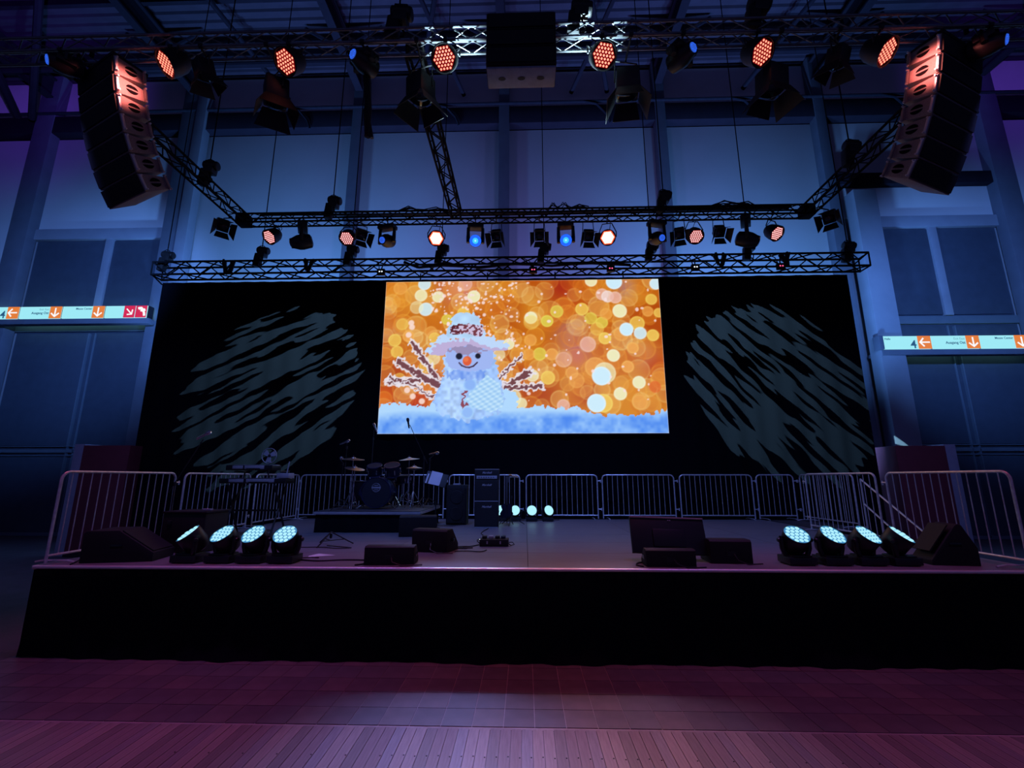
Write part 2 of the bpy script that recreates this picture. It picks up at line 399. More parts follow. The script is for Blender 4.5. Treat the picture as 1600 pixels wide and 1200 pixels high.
# ------------------------------------------------------------------ stage platform
SX0, SX1, SY0, SY1, SZ = -5.78, 6.0, 5.565, 12.0, 1.0
st = empty('stage_platform', ((SX0 + SX1) / 2, SY0, 0)); tag(st, 'raised concert stage with dark plywood deck, aluminium edge and black skirt', 'stage')
ox, oy = st.location.x, st.location.y
nx, ny = 6, 6; pw, pd = (SX1 - SX0) / nx, (SY1 - SY0 - .04) / ny
dp = None
for i in range(nx):
    for j in range(ny):
        if dp is None: dp = MB().box((0, 0, 0), (pw - .006, pd - .006, .05)).build('deck_panel', 'deck_ply', st, smooth=False); o = dp
        else: o = copy_of(dp, st)
        o.location = (SX0 + pw * (i + .5) - ox, .04 + pd * (j + .5), SZ - .025)
MB().box((0, 3.2, SZ - .09), (SX1 - SX0 - .02, 6.36, .06)).build('deck_frame', 'truss_black', st)
MB().path([(SX0 - ox, .004, SZ - .018), (SX1 - ox, .004, SZ - .018)], .018, 14).box((0, .02, SZ - .016), (SX1 - SX0, .036, .030)).build('edge_trim', 'alu', st)
for s, xx in ((-1, SX0), (1, SX1)):
    MB().box((xx - ox, 3.2, SZ - .023), (.04, 6.4, .045)).build('edge_trim', 'steel_zinc', st, bevel=.004)
def cloth(x0, x1, y, z0, z1, amp, wl, axis='x', wob=0.0, thick=.012, rows=6):
    m = MB(); n = max(8, int((x1 - x0) / wl * 8)); vs = []; fs = []
    for side in (0, 1):
        for r in range(rows + 1):
            t = r / rows; z = z1 + (z0 - z1) * t
            for i in range(n + 1):
                x = x0 + (x1 - x0) * i / n
                d = amp * (.35 + .65 * t) * (math.sin(x / wl * 6.283) + .4 * math.sin(x / wl * 2.7 + 1.3)) - wob * max(0, t - .85) / .15 * (1 + math.sin(x * 3.1) * math.sin(x * 1.37))
                yy = y + d + side * thick
                vs.append((x, yy, z) if axis == 'x' else (yy, x, z))
    k = (rows + 1) * (n + 1)
    for side in (0, 1):
        for r in range(rows):
            for i in range(n):
                a = side * k + r * (n + 1) + i; fs.append((a, a + 1, a + n + 2, a + n + 1))
    m.add(vs, fs); return m
cloth(SX0 - ox, SX1 - ox, .02, .004, SZ - .03, .018, .42, wob=.035).build('skirt', 'skirt_cloth', st)
cloth(0.02, SY1 - SY0, SX0 - ox - .01, .004, SZ - .03, .018, .42, 'y').build('skirt', 'skirt_cloth', st)
cloth(0.02, SY1 - SY0, SX1 - ox + .01, .004, SZ - .03, .018, .42, 'y').build('skirt', 'skirt_cloth', st)
for i in range(4):
    for j in range(3):
        MB().path([(SX0 + .5 + i * (SX1 - SX0 - 1) / 3 - ox, .5 + j * 2.6, 0), (SX0 + .5 + i * (SX1 - SX0 - 1) / 3 - ox, .5 + j * 2.6, SZ - .1)], .03).build('leg', 'alu', st)
# landing and stairs at the far corner
sw = empty('stage_stairs', (6.62, 9.9, 0)); tag(sw, 'black stage stairs with thin handrails behind the side barriers', 'stairs')
MB().box((0, 1.0, .97), (1.0, 2.0, .06)).build('landing', 'riser_ply', sw, bevel=.004)
for q in range(5): MB().box((0, -.14 - q * .27, .82 - q * .19), (.95, .26, .04)).build('tread', 'riser_ply', sw, bevel=.004)
for s in (-1, 1):
    MB().box((0, 0, 0), (.05, 1.75, .16), Matrix.Translation((s * .5, -.68, .45)) @ Matrix.Rotation(R(35), 4, 'X')).build('stringer', 'truss_black', sw)
    for h in ((.5, 1.0) if s > 0 else ()):
        MB().path([(s * .48, .0, 1.0 + h), (s * .48, -1.45, 0.02 + h)], .017).build('handrail', 'alu', sw)
    for yy, zz in (((0, 1.0), (-1.45, .02)) if s > 0 else ()):
        MB().path([(s * .48, yy, zz - .02), (s * .48, yy, zz + 1.0)], .018).build('rail_post', 'alu', sw)
    for yy in (.05, 1.95): MB().path([(s * .46, yy, 0), (s * .46, yy, .95)], .025).build('leg', 'alu', sw)

# ------------------------------------------------------------------ crowd barriers
BARM = {}
def barrier(loc, rz, length, label, group):
    b = empty('crowd_barrier', loc, rz); tag(b, label, 'barrier', group)
    L2 = length / 2; H = 1.1; r = .10; key = round(length, 2)
    if key not in BARM:
        pts = [(-L2, 0, .02)]
        for a in range(0, 91, 18): pts.append((-L2 + r - r * math.cos(R(a)), 0, H - r + r * math.sin(R(a))))
        for a in range(90, -1, -18): pts.append((L2 - r + r * math.cos(R(a)), 0, H - r + r * math.sin(R(a))))
        pts.append((L2, 0, .02))
        f = MB().path(pts, .017, 8).build('frame_tube', 'steel_zinc', b)
        rl = MB().path([(-L2, 0, .10), (L2, 0, .10)], .015, 8).build('bottom_rail', 'steel_zinc', b)
        bar = MB().path([(0, 0, .10), (0, 0, H - .01)], .0068, 6).build('bar', 'steel_zinc', b)
        ft = MB().path([(0, -.25, .012), (0, -.14, .03), (0, .14, .03), (0, .25, .012)], .012, 6).build('foot', 'steel_zinc', b)
        hk = MB().path([(0, 0, .95), (.07, 0, .95), (.10, 0, .95)], .014, 6).path([(.09, 0, .98), (.09, 0, .91)], .012, 6).build('coupling_hook', 'steel_zinc', b)
        BARM[key] = (f, rl, bar, ft, hk); first = True
    else:
        f, rl, bar, ft, hk = BARM[key]; first = False
        copy_of(f, b); copy_of(rl, b)
    n = max(4, round(length / .133))
    for i in range(1, n):
        o = bar if (first and i == 1) else copy_of(bar, b)
        o.location = (-L2 + length * i / n, 0, 0)
    for q, s in enumerate((-1, 1)):
        o = ft if (first and q == 0) else copy_of(ft, b)
        o.location = (s * (L2 - .12), 0, 0)
    for q, (s, z) in enumerate(((1, 0), (1, -.7))):
        o = hk if (first and q == 0) else copy_of(hk, b)
        o.location = (L2, 0, z)
YB = 12.08 - .12
G1, G2, G3 = 'barriers along the back of the stage', 'barriers along the keyboard side of the stage', 'barriers along the stairs side of the stage'
backs = ((-5.8, -3.92, 'galvanised barrier at the stage back, corner one behind the keyboards'), (-3.88 + .06, -2.04, 'galvanised barrier at the stage back behind the drum riser'),
         (-1.89, -.05, 'galvanised barrier at the stage back behind the amplifier stack'), (.13, 1.91, 'galvanised barrier at the stage back just past the four small lights'),
         (2.09, 3.85, 'galvanised barrier at the stage back directly above the flat monitor'), (4.04, 5.83, 'galvanised barrier at the stage back, last full panel before the stairs'))
for a, b, lab in backs: barrier(((a + b) / 2, YB, SZ), 0, 1.82, lab, G1)
barrier((6.42, YB, SZ), 0, .92, 'short galvanised barrier closing the stage back beside the stairs', G1)
for (a, b, lab) in ((5.62, 7.5, 'galvanised side barrier nearest the camera at the keyboard end'), (7.7, 9.6, 'galvanised side barrier beside the keyboard stand'), (9.8, 11.7, 'galvanised side barrier behind the keyboards next to the corner')):
    barrier((-5.70, (a + b) / 2, SZ), R(90), 1.88, lab, G2)
for (x, a, b, lab) in ((5.80, 5.6, 7.52, 'galvanised side barrier nearest the camera before the wine-red box'), (5.80, 7.72, 9.62, 'galvanised side barrier in front of the stairs handrail'), (6.95, 9.9, 11.8, 'galvanised side barrier along the outer edge of the stairs landing')):
    barrier((x, (a + b) / 2, SZ), R(90), 1.88, lab, G3)

# ------------------------------------------------------------------ black curtain and LED wall
cu = cloth(-10.95, 9.55, 12.62, 0.02, 7.86, .030, .55, rows=10).build('backdrop_curtain', 'curtain_cloth')
tag(cu, 'wide black stage curtain hanging behind the video wall', 'curtain')
CU = cu

# picture shown by the video wall: colours painted per LED into the panel's colour attribute
SW, SH = 416, 234
def paint():
    rng = np.random.default_rng(5)
    src = np.array([(604.9, 442.3), (1027.2, 436.5), (1047.2, 675.8), (587.6, 677.0)]); dst = np.array([(0, 0), (1, 0), (1, 1), (0, 1)], float)
    A = []; bb = []
    for (x, y), (u, v) in zip(src, dst):
        A += [[x, y, 1, 0, 0, 0, -u * x, -u * y], [0, 0, 0, x, y, 1, -v * x, -v * y]]; bb += [u, v]
    h = np.linalg.solve(np.array(A), np.array(bb)); Hm = np.array([[h[0], h[1], h[2]], [h[3], h[4], h[5]], [h[6], h[7], 1]])
    def uv(x, y):
        p = Hm @ np.array([x, y, 1.0]); return p[0] / p[2] * 16, p[1] / p[2] * 9
    def a1(X, Y): return uv(580 + X / 4.617, 430 + Y / 4.617)
    def a2(X, Y): return uv(810 + X / 4.617, 430 + Y / 4.617)
    SC = 1 / 4.617 * 16 / 441.0
    X, Y = np.meshgrid(np.linspace(0, 16, SW), np.linspace(0, 9, SH))
    def noise(n, seed):
        r = np.random.default_rng(seed); gx = n; gy = max(2, n * 9 // 16); g = r.random((gy + 2, gx + 2))
        fx = X / 16 * gx; fy = Y / 9 * gy; i = fx.astype(int); j = fy.astype(int); fx = fx - i; fy = fy - j
        fx = fx * fx * (3 - 2 * fx); fy = fy * fy * (3 - 2 * fy)
        return (g[j, i] * (1 - fx) + g[j, i + 1] * fx) * (1 - fy) + (g[j + 1, i] * (1 - fx) + g[j + 1, i + 1] * fx) * fy
    img = np.zeros((SH, SW, 3))
    def C(*c): return np.array(c, float) / 255
    n1 = noise(7, 1) * .6 + noise(15, 2) * .4
    t = np.clip((n1 - .3) / .45, 0, 1)[..., None]
    img[:] = C(178, 72, 8) * (1 - t) + C(214, 134, 30) * t
    def blend(m, c): img[:] = img * (1 - m[..., None]) + c * m[..., None]
    def blob(p, r, c, a): blend(a * np.exp(-((X - p[0]) ** 2 + (Y - p[1]) ** 2) / (r * r)), c)
    for p, r, c, a in ((a2(310, 90), .8, C(160, 30, 20), .8), (a2(345, 230), .7, C(170, 40, 15), .8), (a2(480, 840), .8, C(165, 50, 10), .8), (a2(980, 640), .9, C(185, 55, 10), .7),
                       (a1(950, 240), 1.0, C(180, 70, 20), .7), (a1(340, 900), 1.1, C(185, 50, 10), .8), (a1(90, 880), .6, C(225, 90, 10), .7), (a1(350, 380), .9, C(190, 90, 20), .6), (a1(640, 90), 1.2, C(225, 150, 150), .75), (a2(390, 430), .9, C(175, 120, 150), .85), (a2(420, 580), .8, C(190, 100, 120), .7),
                       (a2(770, 90), .6, C(165, 120, 140), .8), (a1(240, 130), 1.2, C(225, 160, 70), .5), (a1(110, 380), .8, C(230, 170, 120), .7), (a2(900, 560), .8, C(195, 130, 120), .5), (a2(450, 170), .8, C(215, 110, 20), .4)):
        blob(p, r, c, a)
    def disc(p, r, c, a, rim=.25, sx=1.0):
        d = np.sqrt(((X - p[0]) / sx) ** 2 + (Y - p[1]) ** 2)
        blend(a * np.clip((r - d) / .05 + .5, 0, 1), c)
        blend(a * rim * np.exp(-((d - r * .93) / (.05)) ** 2), np.minimum(1, c * 1.2 + .1))
    for q in range(240):
        p = (rng.random() * 16, rng.random() * 7.6); w = rng.random()
        c = C(232, 150, 48) if w < .45 else (C(205, 104, 25) if w < .62 else C(240, 200, 130))
        disc(p, .42 + .28 * rng.random(), c, .16 + .18 * rng.random(), .5)
    w_, W_, y_, o_, g_, k_ = C(238, 236, 190), C(205, 236, 250), C(240, 200, 90), C(238, 165, 80), C(222, 205, 80), C(235, 180, 165)
    for f, x, y, r, c, a in ((a1, 388, 70, 48, W_, .9), (a1, 362, 150, 47, w_, .85), (a1, 485, 160, 45, w_, .9), (a1, 740, 157, 48, w_, .95), (a1, 395, 248, 52, W_, .9), (a1, 330, 235, 50, w_, .5), (a1, 130, 205, 32, o_, .8),
                             (a1, 225, 355, 45, y_, .6), (a1, 170, 468, 48, y_, .8), (a1, 268, 440, 43, o_, .85), (a1, 185, 550, 45, y_, .75), (a1, 430, 410, 45, o_, .6), (a1, 455, 450, 40, y_, .7), (a1, 990, 495, 42, w_, .9), (a1, 665, 275, 46, y_, .8), (a1, 545, 320, 40, g_, .8),
                             (a1, 215, 100, 52, o_, .6), (a1, 680, 70, 52, k_, .6), (a1, 920, 570, 45, w_, .6), (a1, 200, 745, 45, y_, .6), (a1, 400, 650, 55, y_, .7), (a1, 450, 600, 45, w_, .6), (a1, 1010, 880, 70, w_, .7), (a1, 960, 830, 50, W_, .6),
                             (a2, 88, 307, 47, w_, .95), (a2, 90, 340, 55, y_, .4), (a2, 205, 330, 45, g_, .9), (a2, 275, 262, 48, g_, .75), (a2, 455, 245, 48, y_, .85), (a2, 520, 310, 46, g_, .7), (a2, 520, 45, 45, w_, .9), (a2, 685, 50, 60, W_, 1), (a2, 600, 140, 46, k_, .8), (a2, 640, 155, 46, C(240, 215, 210), .85), (a2, 695, 162, 46, k_, .85),
                             (a2, 728, 257, 52, w_, .95), (a2, 855, 345, 54, y_, .8), (a2, 740, 420, 55, o_, .6), (a2, 778, 388, 50, W_, 1), (a2, 878, 415, 46, W_, .9), (a2, 970, 430, 44, y_, .9), (a2, 622, 452, 45, y_, .9), (a2, 600, 340, 44, g_, .8), (a2, 565, 385, 50, y_, .5), (a2, 685, 575, 46, w_, .97), (a2, 825, 520, 42, o_, .9), (a2, 790, 655, 44, o_, .9), (a2, 873, 768, 46, w_, .95), (a2, 738, 850, 46, w_, .95),
                             (a2, 555, 660, 75, o_, .7), (a2, 625, 700, 78, w_, .7), (a2, 600, 722, 68, W_, 1), (a2, 615, 918, 66, y_, .9), (a2, 565, 918, 66, W_, 1), (a2, 152, 565, 48, g_, .8), (a2, 240, 568, 45, o_, .8), (a2, 75, 568, 42, o_, .6), (a2, 212, 735, 50, y_, .85), (a2, 385, 700, 45, o_, .7), (a2, 420, 755, 55, o_, .5), (a2, 85, 467, 45, o_, .7),
                             (a2, 325, 935, 45, k_, .8), (a2, 985, 65, 45, W_, .95), (a2, 955, 175, 42, y_, .8), (a2, 500, 495, 58, k_, .75), (a2, 325, 605, 58, k_, .5), (a2, 100, 720, 45, w_, .8), (a2, 630, 280, 45, o_, .6), (a2, 930, 260, 40, o_, .7), (a2, 1010, 270, 36, y_, .8), (a2, 990, 800, 42, C(220, 90, 30), .6), (a2, 880, 910, 55, o_, .6), (a2, 20, 920, 40, w_, .8)):
        disc(f(x, y), r * SC, c, a)
    for q in range(260):                             # drifting flakes
        if q < 170: p = a1(420 + 640 * rng.random(), 60 + 420 * rng.random() ** 1.3)
        else: p = (5 + rng.random() * 10.8, rng.random() * 7.2)
        d = ((X - p[0]) * (1 + rng.random())) ** 2 + ((Y - p[1]) * (1 + rng.random())) ** 2
        r = .05 + .09 * rng.random(); blend(np.clip((r - np.sqrt(d)) / .05 + .5, 0, 1) * .85, C(250, 225, 225))
    for x, y in ((255, 825), (295, 870), (360, 905), (290, 345), (295, 375), (270, 430)):
        p = a1(x, y); d = np.sqrt((X - p[0]) ** 2 + (Y - p[1]) ** 2); blend(np.clip((.17 - d) / .06 + .5, 0, 1) * .9, C(250, 220, 210))
    def poly(pts, c, rough=0.0, a=1.0, soft=None):
        px = np.array([p[0] for p in pts]); py = np.array([p[1] for p in pts])
        Xr = X + rough * (noise(110, 31) - .5) * 2; Yr = Y + rough * (noise(110, 32) - .5) * 2
        ins = np.zeros(X.shape, bool); j = len(px) - 1
        for i in range(len(px)):
            cnd = ((py[i] > Yr) != (py[j] > Yr)); xi = (px[j] - px[i]) * (Yr - py[i]) / (py[j] - py[i] + 1e-9) + px[i]
            ins ^= cnd & (Xr < xi); j = i
        if callable(c): c(ins)
        else: blend(ins * a, c)
        return ins
    def line(p, q, w, c, a=1.0, rough=0.0):
        Xr = X + rough * (noise(120, 33) - .5); Yr = Y + rough * (noise(120, 34) - .5)
        dx, dy = q[0] - p[0], q[1] - p[1]; t = np.clip(((Xr - p[0]) * dx + (Yr - p[1]) * dy) / (dx * dx + dy * dy), 0, 1)
        d = np.hypot(Xr - p[0] - t * dx, Yr - p[1] - t * dy); blend(np.clip((w - d) / .04 + .5, 0, 1) * a, c)
    hi = noise(90, 41); mid = noise(34, 42); lo = noise(9, 43)
    snowc = C(70, 130, 236) * (1 - (.6 * mid + .4 * hi)[..., None]) + C(152, 198, 252) * (.6 * mid + .4 * hi)[..., None]
    frost = C(176, 216, 252)
    # twig arms behind the body
    br, fr = C(104, 52, 52), C(232, 226, 236)
    for f, p, q, w in ((a1, (295, 485), (495, 775), 15), (a1, (195, 625), (500, 805), 24), (a1, (115, 765), (330, 755), 18), (a1, (130, 735), (200, 760), 12), (a1, (250, 770), (440, 872), 8), (a1, (1080, 578), (915, 750), 9), (a1, (1150, 690), (950, 805), 20), (a1, (1230, 795), (960, 810), 14)):
        line(f(*p), f(*q), (w + 12) * SC, fr, .95, .28); line(f(*p), f(*q), w * SC * .8, br, .9, .22)
    tw = (noise(150, 44) > .56) & (Y < 7.2)
    # snow ground
    top = [a1(50, 950), a1(110, 922), a1(200, 915), a1(260, 925), a1(330, 942), a1(420, 938), a1(470, 880), a1(900, 860), a1(950, 832), a1(1050, 828), a1(1062, 945), a2(60, 945), a2(170, 940), a2(300, 955), a2(420, 952), a2(540, 995), a2(640, 1005), a2(740, 998), a2(960, 1000), a2(1080, 968), (16.2, 7.6)]
    g = poly(top + [(16.3, 9.3), (-.3, 9.3), (-.3, 7.6)], frost, .16)
    dep = np.clip((Y - 7.75 - .25 * (lo - .5)) / .45, 0, 1)
    img[g] = (frost * (1 - dep[..., None]) + snowc * dep[..., None])[g]
    # body and scarf
    body = [a1(525, 560), a1(520, 700), a1(470, 830), a1(440, 900), a1(470, 990), a1(600, 1020), a1(700, 1050), a1(900, 990), a1(950, 960), a1(950, 830), a1(920, 740), a1(895, 600), a1(880, 560), a1(800, 480), a1(560, 480)]
    b = poly(body, C(150, 186, 246), .14)
    sh = np.clip((X - a1(470, 0)[0]) / 2.0, 0, 1); sh = .5 + .5 * np.sin(sh * 2.6)
    bc = C(110, 156, 238) * (1 - sh[..., None]) + C(176, 208, 252) * sh[..., None]
    bc = bc * (.9 + .2 * hi[..., None]); img[b] = np.clip(bc, 0, 1)[b]
    poly([a1(665, 820), a1(690, 835), a1(670, 900), a1(690, 930), a1(655, 1020), a1(640, 1000), a1(655, 880)], C(140, 70, 80), .12)
    sc_ = poly([a1(690, 880), a1(740, 800), a1(830, 720), a1(920, 770), a1(945, 860), a1(950, 950), a1(860, 985), a1(720, 945), a1(670, 900)], C(186, 222, 250), .06)
    rib = .5 + .5 * np.sin((X * 1.0 + .35 * (Y - 5)) * 14) * np.sin(Y * 22)
    img[sc_] = (C(150, 196, 240) * (1 - rib[..., None]) + C(200, 232, 252) * rib[..., None])[sc_]
    disc(a1(710, 785), 46 * SC, C(140, 180, 244), 1, .3); disc(a1(690, 985), 44 * SC, C(146, 186, 246), 1, .3)
    s2_ = poly([a1(540, 700), a1(600, 680), a1(820, 680), a1(830, 720), a1(780, 745), a1(560, 750)], C(128, 166, 240), .12)
    img[s2_] = (C(105, 146, 232) * (1 - hi[..., None]) + C(170, 200, 250) * hi[..., None])[s2_]
    # face
    fc = poly([a1(548, 520), a1(700, 490), a1(870, 530), a1(880, 600), a1(850, 670), a1(700, 690), a1(570, 670), a1(535, 600)], C(160, 182, 240), .06)
    poly([a1(548, 530), a1(620, 500), a1(720, 495), a1(830, 525), a1(780, 560), a1(600, 560)], C(150, 110, 130), .2, .55)
    for p, r in ((a1(632, 582), 24), (a1(768, 580), 20)): disc(p, r * SC, C(28, 26, 34), 1, 0)
    disc(a1(690, 615), 36 * SC, C(222, 92, 40), 1, 0, .9); disc(a1(682, 605), 18 * SC, C(238, 130, 70), .7, 0)
    sm = [a1(632, 628), a1(650, 648), a1(680, 660), a1(705, 662), a1(735, 652), a1(763, 626)]
    for p, q in zip(sm[:-1], sm[1:]): line(p, q, 5 * SC, C(60, 30, 44))
    # hat
    br1 = poly([a1(405, 560), a1(440, 510), a1(530, 470), a1(700, 462), a1(850, 490), a1(990, 520), a1(985, 540), a1(880, 545), a1(700, 498), a1(560, 525), a1(520, 572), a1(440, 572)], C(190, 175, 215), .06)
    poly([a1(380, 545), a1(470, 460), a1(560, 420), a1(820, 425), a1(960, 480), a1(1000, 515), a1(980, 535), a1(850, 515), a1(700, 470), a1(560, 470), a1(450, 505), a1(420, 560)], C(190, 216, 250), .16)
    cr_ = poly([a1(540, 440), a1(560, 360), a1(610, 280), a1(680, 262), a1(745, 275), a1(790, 320), a1(830, 430), a1(700, 450)], C(184, 218, 252), .14)
    img[cr_] = (img * (.92 + .14 * mid[..., None]))[cr_]
    bd = poly([a1(568, 372), a1(640, 355), a1(740, 350), a1(795, 358), a1(812, 425), a1(780, 445), a1(690, 418), a1(572, 425)], C(206, 190, 220), .08)
    speck = (noise(160, 45) > .5); img[bd & speck] = C(120, 60, 70); img[bd & (X < a1(650, 0)[0]) & (noise(160, 46) > .42)] = C(92, 36, 46)
    rimw = np.minimum(np.minimum(X, 16 - X), np.minimum(Y, 9 - Y)) < .035
    img[rimw] = img[rimw] * .5 + .5 * C(235, 225, 225)
    img = np.clip(img, 0, 1)
    return np.where(img <= .04045, img / 12.92, ((img + .055) / 1.055) ** 2.4)
lin = paint()
YS, ZS = 12.45, 3.2185
ws = empty('video_wall', (0, YS, ZS)); tag(ws, 'large bright LED video wall showing a snowman in a hat', 'screen')
gx, gz = np.meshgrid(np.linspace(-4, 4, SW), np.linspace(4.5, 0, SH))
vv = np.stack([gx.ravel(), np.zeros(gx.size), gz.ravel()], 1)
ii = np.arange(SW * SH).reshape(SH, SW)
ff = np.stack([ii[1:, :-1].ravel(), ii[1:, 1:].ravel(), ii[:-1, 1:].ravel(), ii[:-1, :-1].ravel()], 1)
me = bpy.data.meshes.new('picture_panel'); me.from_pydata(vv.tolist(), [], ff.tolist())
at = me.attributes.new('picture', 'FLOAT_COLOR', 'POINT')
at.data.foreach_set('color', np.concatenate([lin.reshape(-1, 3), np.ones((SW * SH, 1))], 1).astype(np.float32).ravel())
pm = bpy.data.materials.new('led_picture'); pm.use_nodes = True; nt = pm.node_tree; N = nt.nodes
an = N.new('ShaderNodeAttribute'); an.attribute_name = 'picture'
b = N['Principled BSDF']; b.inputs['Base Color'].default_value = (.01, .01, .01, 1); b.inputs['Roughness'].default_value = .5
nt.links.new(an.outputs['Color'], b.inputs['Emission Color']); b.inputs['Emission Strength'].default_value = 1.0
me.materials.append(pm)
o = bpy.data.objects.new('picture_panel', me); COL.objects.link(o); o.parent = ws
MB().box((0, .07, 2.25), (8.06, .12, 4.56)).build('cabinet_frame', 'black_paint', ws, bevel=.005)
for x in (-3, -1, 1, 3): MB().path([(x, .05, 4.5), (x, .05, 4.78)], .02).build('hanging_strap', 'black_paint', ws)

# ------------------------------------------------------------------ trusses
def truss(root, p0, p1, s, bay, m, r=.024, rb=.011, z0=0.0):
    """box truss; p0, p1 centre line ends (local), s = chord spacing"""
    p0, p1 = Vector(p0), Vector(p1); d = (p1 - p0); Ln = d.length; d.normalize()
    side = d.cross(Vector((0, 0, 1))).normalized(); up = Vector((0, 0, 1)); h = s / 2
    cs = [side * h + up * h, side * h - up * h, -side * h - up * h, -side * h + up * h]
    first = None
    for c in cs:
        if first is None: first = MB().path([Vector((0, 0, 0)), d * Ln], r, 8).build('chord', m, root); first.location = p0 + c
        else: copy_of(first, root, p0 + c)
    n = round(Ln / bay); bl = Ln / n
    for k in range(4):
        a, b_ = cs[k], cs[(k + 1) % 4]; pr = {}
        for i in range(n):
            u, v = (a, b_) if i % 2 == 0 else (b_, a)
            if i % 2 not in pr:
                o = MB().path([u, v + d * bl], rb, 6).build('brace', m, root); pr[i % 2] = o
            else: o = copy_of(pr[i % 2], root)
            o.location = p0 + d * (bl * i)
    for t in (0, Ln):
        o = MB()
        for k in range(4): o.path([cs[k], cs[(k + 1) % 4]], rb * 1.1, 6)
        o.build('end_frame', m, root).location = p0 + d * t
ZR = 8.795                                     # centre height of the flown lighting rig
t1 = empty('curtain_truss', (-.55, 12.30, 8.09)); tag(t1, 'long straight black box truss carrying the curtain above the video wall', 'truss')
truss(t1, (-10.35, 0, 0), (10.4, 0, 0), .395, .50, 'truss_black', .032, .019)
MB().path([(-10.35, -.1, -.2), (-10.35, .25, -.32)], .02).build('end_bracket', 'truss_black', t1)
t2 = empty('lighting_truss', (0, 10.81, ZR)); tag(t2, 'black box truss across the middle hung with red and blue lamps', 'truss', 'flown lighting rig')
truss(t2, (-7.4, 0, 0), (7.45, 0, 0), .245, .30, 'truss_black', .026, .013)
for s, lab in ((-1, 'black truss arm running forward to the loudspeaker array near the exit-tile sign'), (1, 'black truss arm running forward to the loudspeaker array near the Halle 4 sign')):
    ta = empty('truss_arm', (s * 7.42, 8.35, ZR)); tag(ta, lab, 'truss', 'flown lighting rig')
    truss(ta, (0, -2.3, 0), (0, 2.30, 0), .245, .30, 'truss_black', .026, .013)
    MB().box((0, 2.46, 0), (.30, .30, .30)).build('corner_block', 'truss_black', ta, bevel=.02)
ts = empty('spine_truss', (-1.68, 8.35, ZR)); tag(ts, 'slanting-looking centre truss running from the front truss back over the stage', 'truss', 'flown lighting rig')
truss(ts, (0, -2.3, 0), (0, 2.30, 0), .245, .30, 'truss_black', .026, .013)
t3 = empty('front_truss', (0, 5.88, ZR)); tag(t3, 'front box truss at the top hung with red lamps and the loudspeaker arrays', 'truss', 'flown lighting rig')
truss(t3, (-9.0, 0, 0), (9.0, 0, 0), .245, .36, 'truss_alu', .022, .010)

# ------------------------------------------------------------------ fixtures
def rel(p, root): return Vector(p) - root.location
def clampbits(root, top, tz, m='black_paint', chord=None):
    """pipe clamp from a truss chord at height tz down to the yoke"""
    t = rel(top, root); w = Vector(top)
    c = chord or (w.x, 10.6875 if w.y > 8 else 5.7575)
    cx, cy, cz = c[0] - root.location.x, c[1] - root.location.y, tz - root.location.z
    ax = 'Z' if False else ('X' if chord else 'Y')
    MB().path([(t.x, t.y, t.z), (t.x, t.y, cz - .05), (cx, cy, cz - .03), (cx, cy, cz)], .016, 6).lathe([(.038, -.03), (.038, .03)], 10, Matrix.Translation((cx, cy, cz)) @ Matrix.Rotation(R(90), 4, ax)).build('clamp', m, root)
def hexdots(mb, Rr, n, r, M, h=.006, seg=6):
    k = 0
    for i in range(-n, n + 1):
        for j in range(-n, n + 1):
            if abs(i + j) > n: continue
            x = (i + j / 2) * Rr / n; y = j * Rr / n * .866
            mb.lathe([(r, 0), (r * .7, h)], seg, M @ Matrix.Translation((x, y, 0))); k += 1
    return mb
def par(loc, aim, label, group, tz, look='red', Rl=.165):
    loc = Vector(loc); root = empty('par_can', (loc.x, loc.y, tz)); tag(root, label, 'stage light', group)
    d = (Vector(aim) - loc).normalized(); M = aimM(rel(loc, root), d)
    MB().lathe([(.05, -.34), (.12, -.33), (.17, -.24), (.195, -.10), (.20, .02), (.205, .03), (.185, .03), (.18, .0), (.0, .0)][:-1], 28, M).build('can_body', 'black_paint', root)
    lens = {'red': 'lens_red', 'hot': 'lens_red_halo', 'pink': 'lens_red'}[look]; led = {'red': 'led_red', 'hot': 'led_white_hot', 'pink': 'led_pink'}[look]
    hexa = [(Rl * 1.08 * math.cos(R(60 * k)), Rl * 1.08 * math.sin(R(60 * k))) for k in range(6)]
    MB().prism(hexa if look != 'hot' else [(x * 1.06, y * 1.06) for x, y in hexa], .002, .012, M).build('lens_plate', lens, root)  # hot look: larger saturated plate imitates the red halo round the lamp
    hexdots(MB(), Rl * (.92 if look != 'hot' else .80), 3, (.017 if look == 'red' else .0165) if look != 'hot' else .030, M @ Matrix.Translation((0, 0, .013))).build('led_cluster', led, root, kind='stuff')
    back = rel(loc, root) - d * .13
    sd = d.cross(Vector((0, 0, 1))).normalized()
    topz = -.14
    MB().path([back - sd * .215, back - sd * .225 + Vector((0, 0, .14)), Vector((back.x, back.y, topz)) - sd * .12, Vector((back.x, back.y, topz)) + sd * .12, back + sd * .225 + Vector((0, 0, .14)), back + sd * .215], .014, 6).build('yoke', 'black_paint', root)
    clampbits(root, Vector((back.x, back.y, topz)) + root.location, tz)
    MB().path([back - d * .2, back - d * .26 + Vector((.05, 0, .12)), Vector((back.x + .1, back.y + .02, -.03))], .008, 6).build('power_cable', 'cable_black', root)
    return root
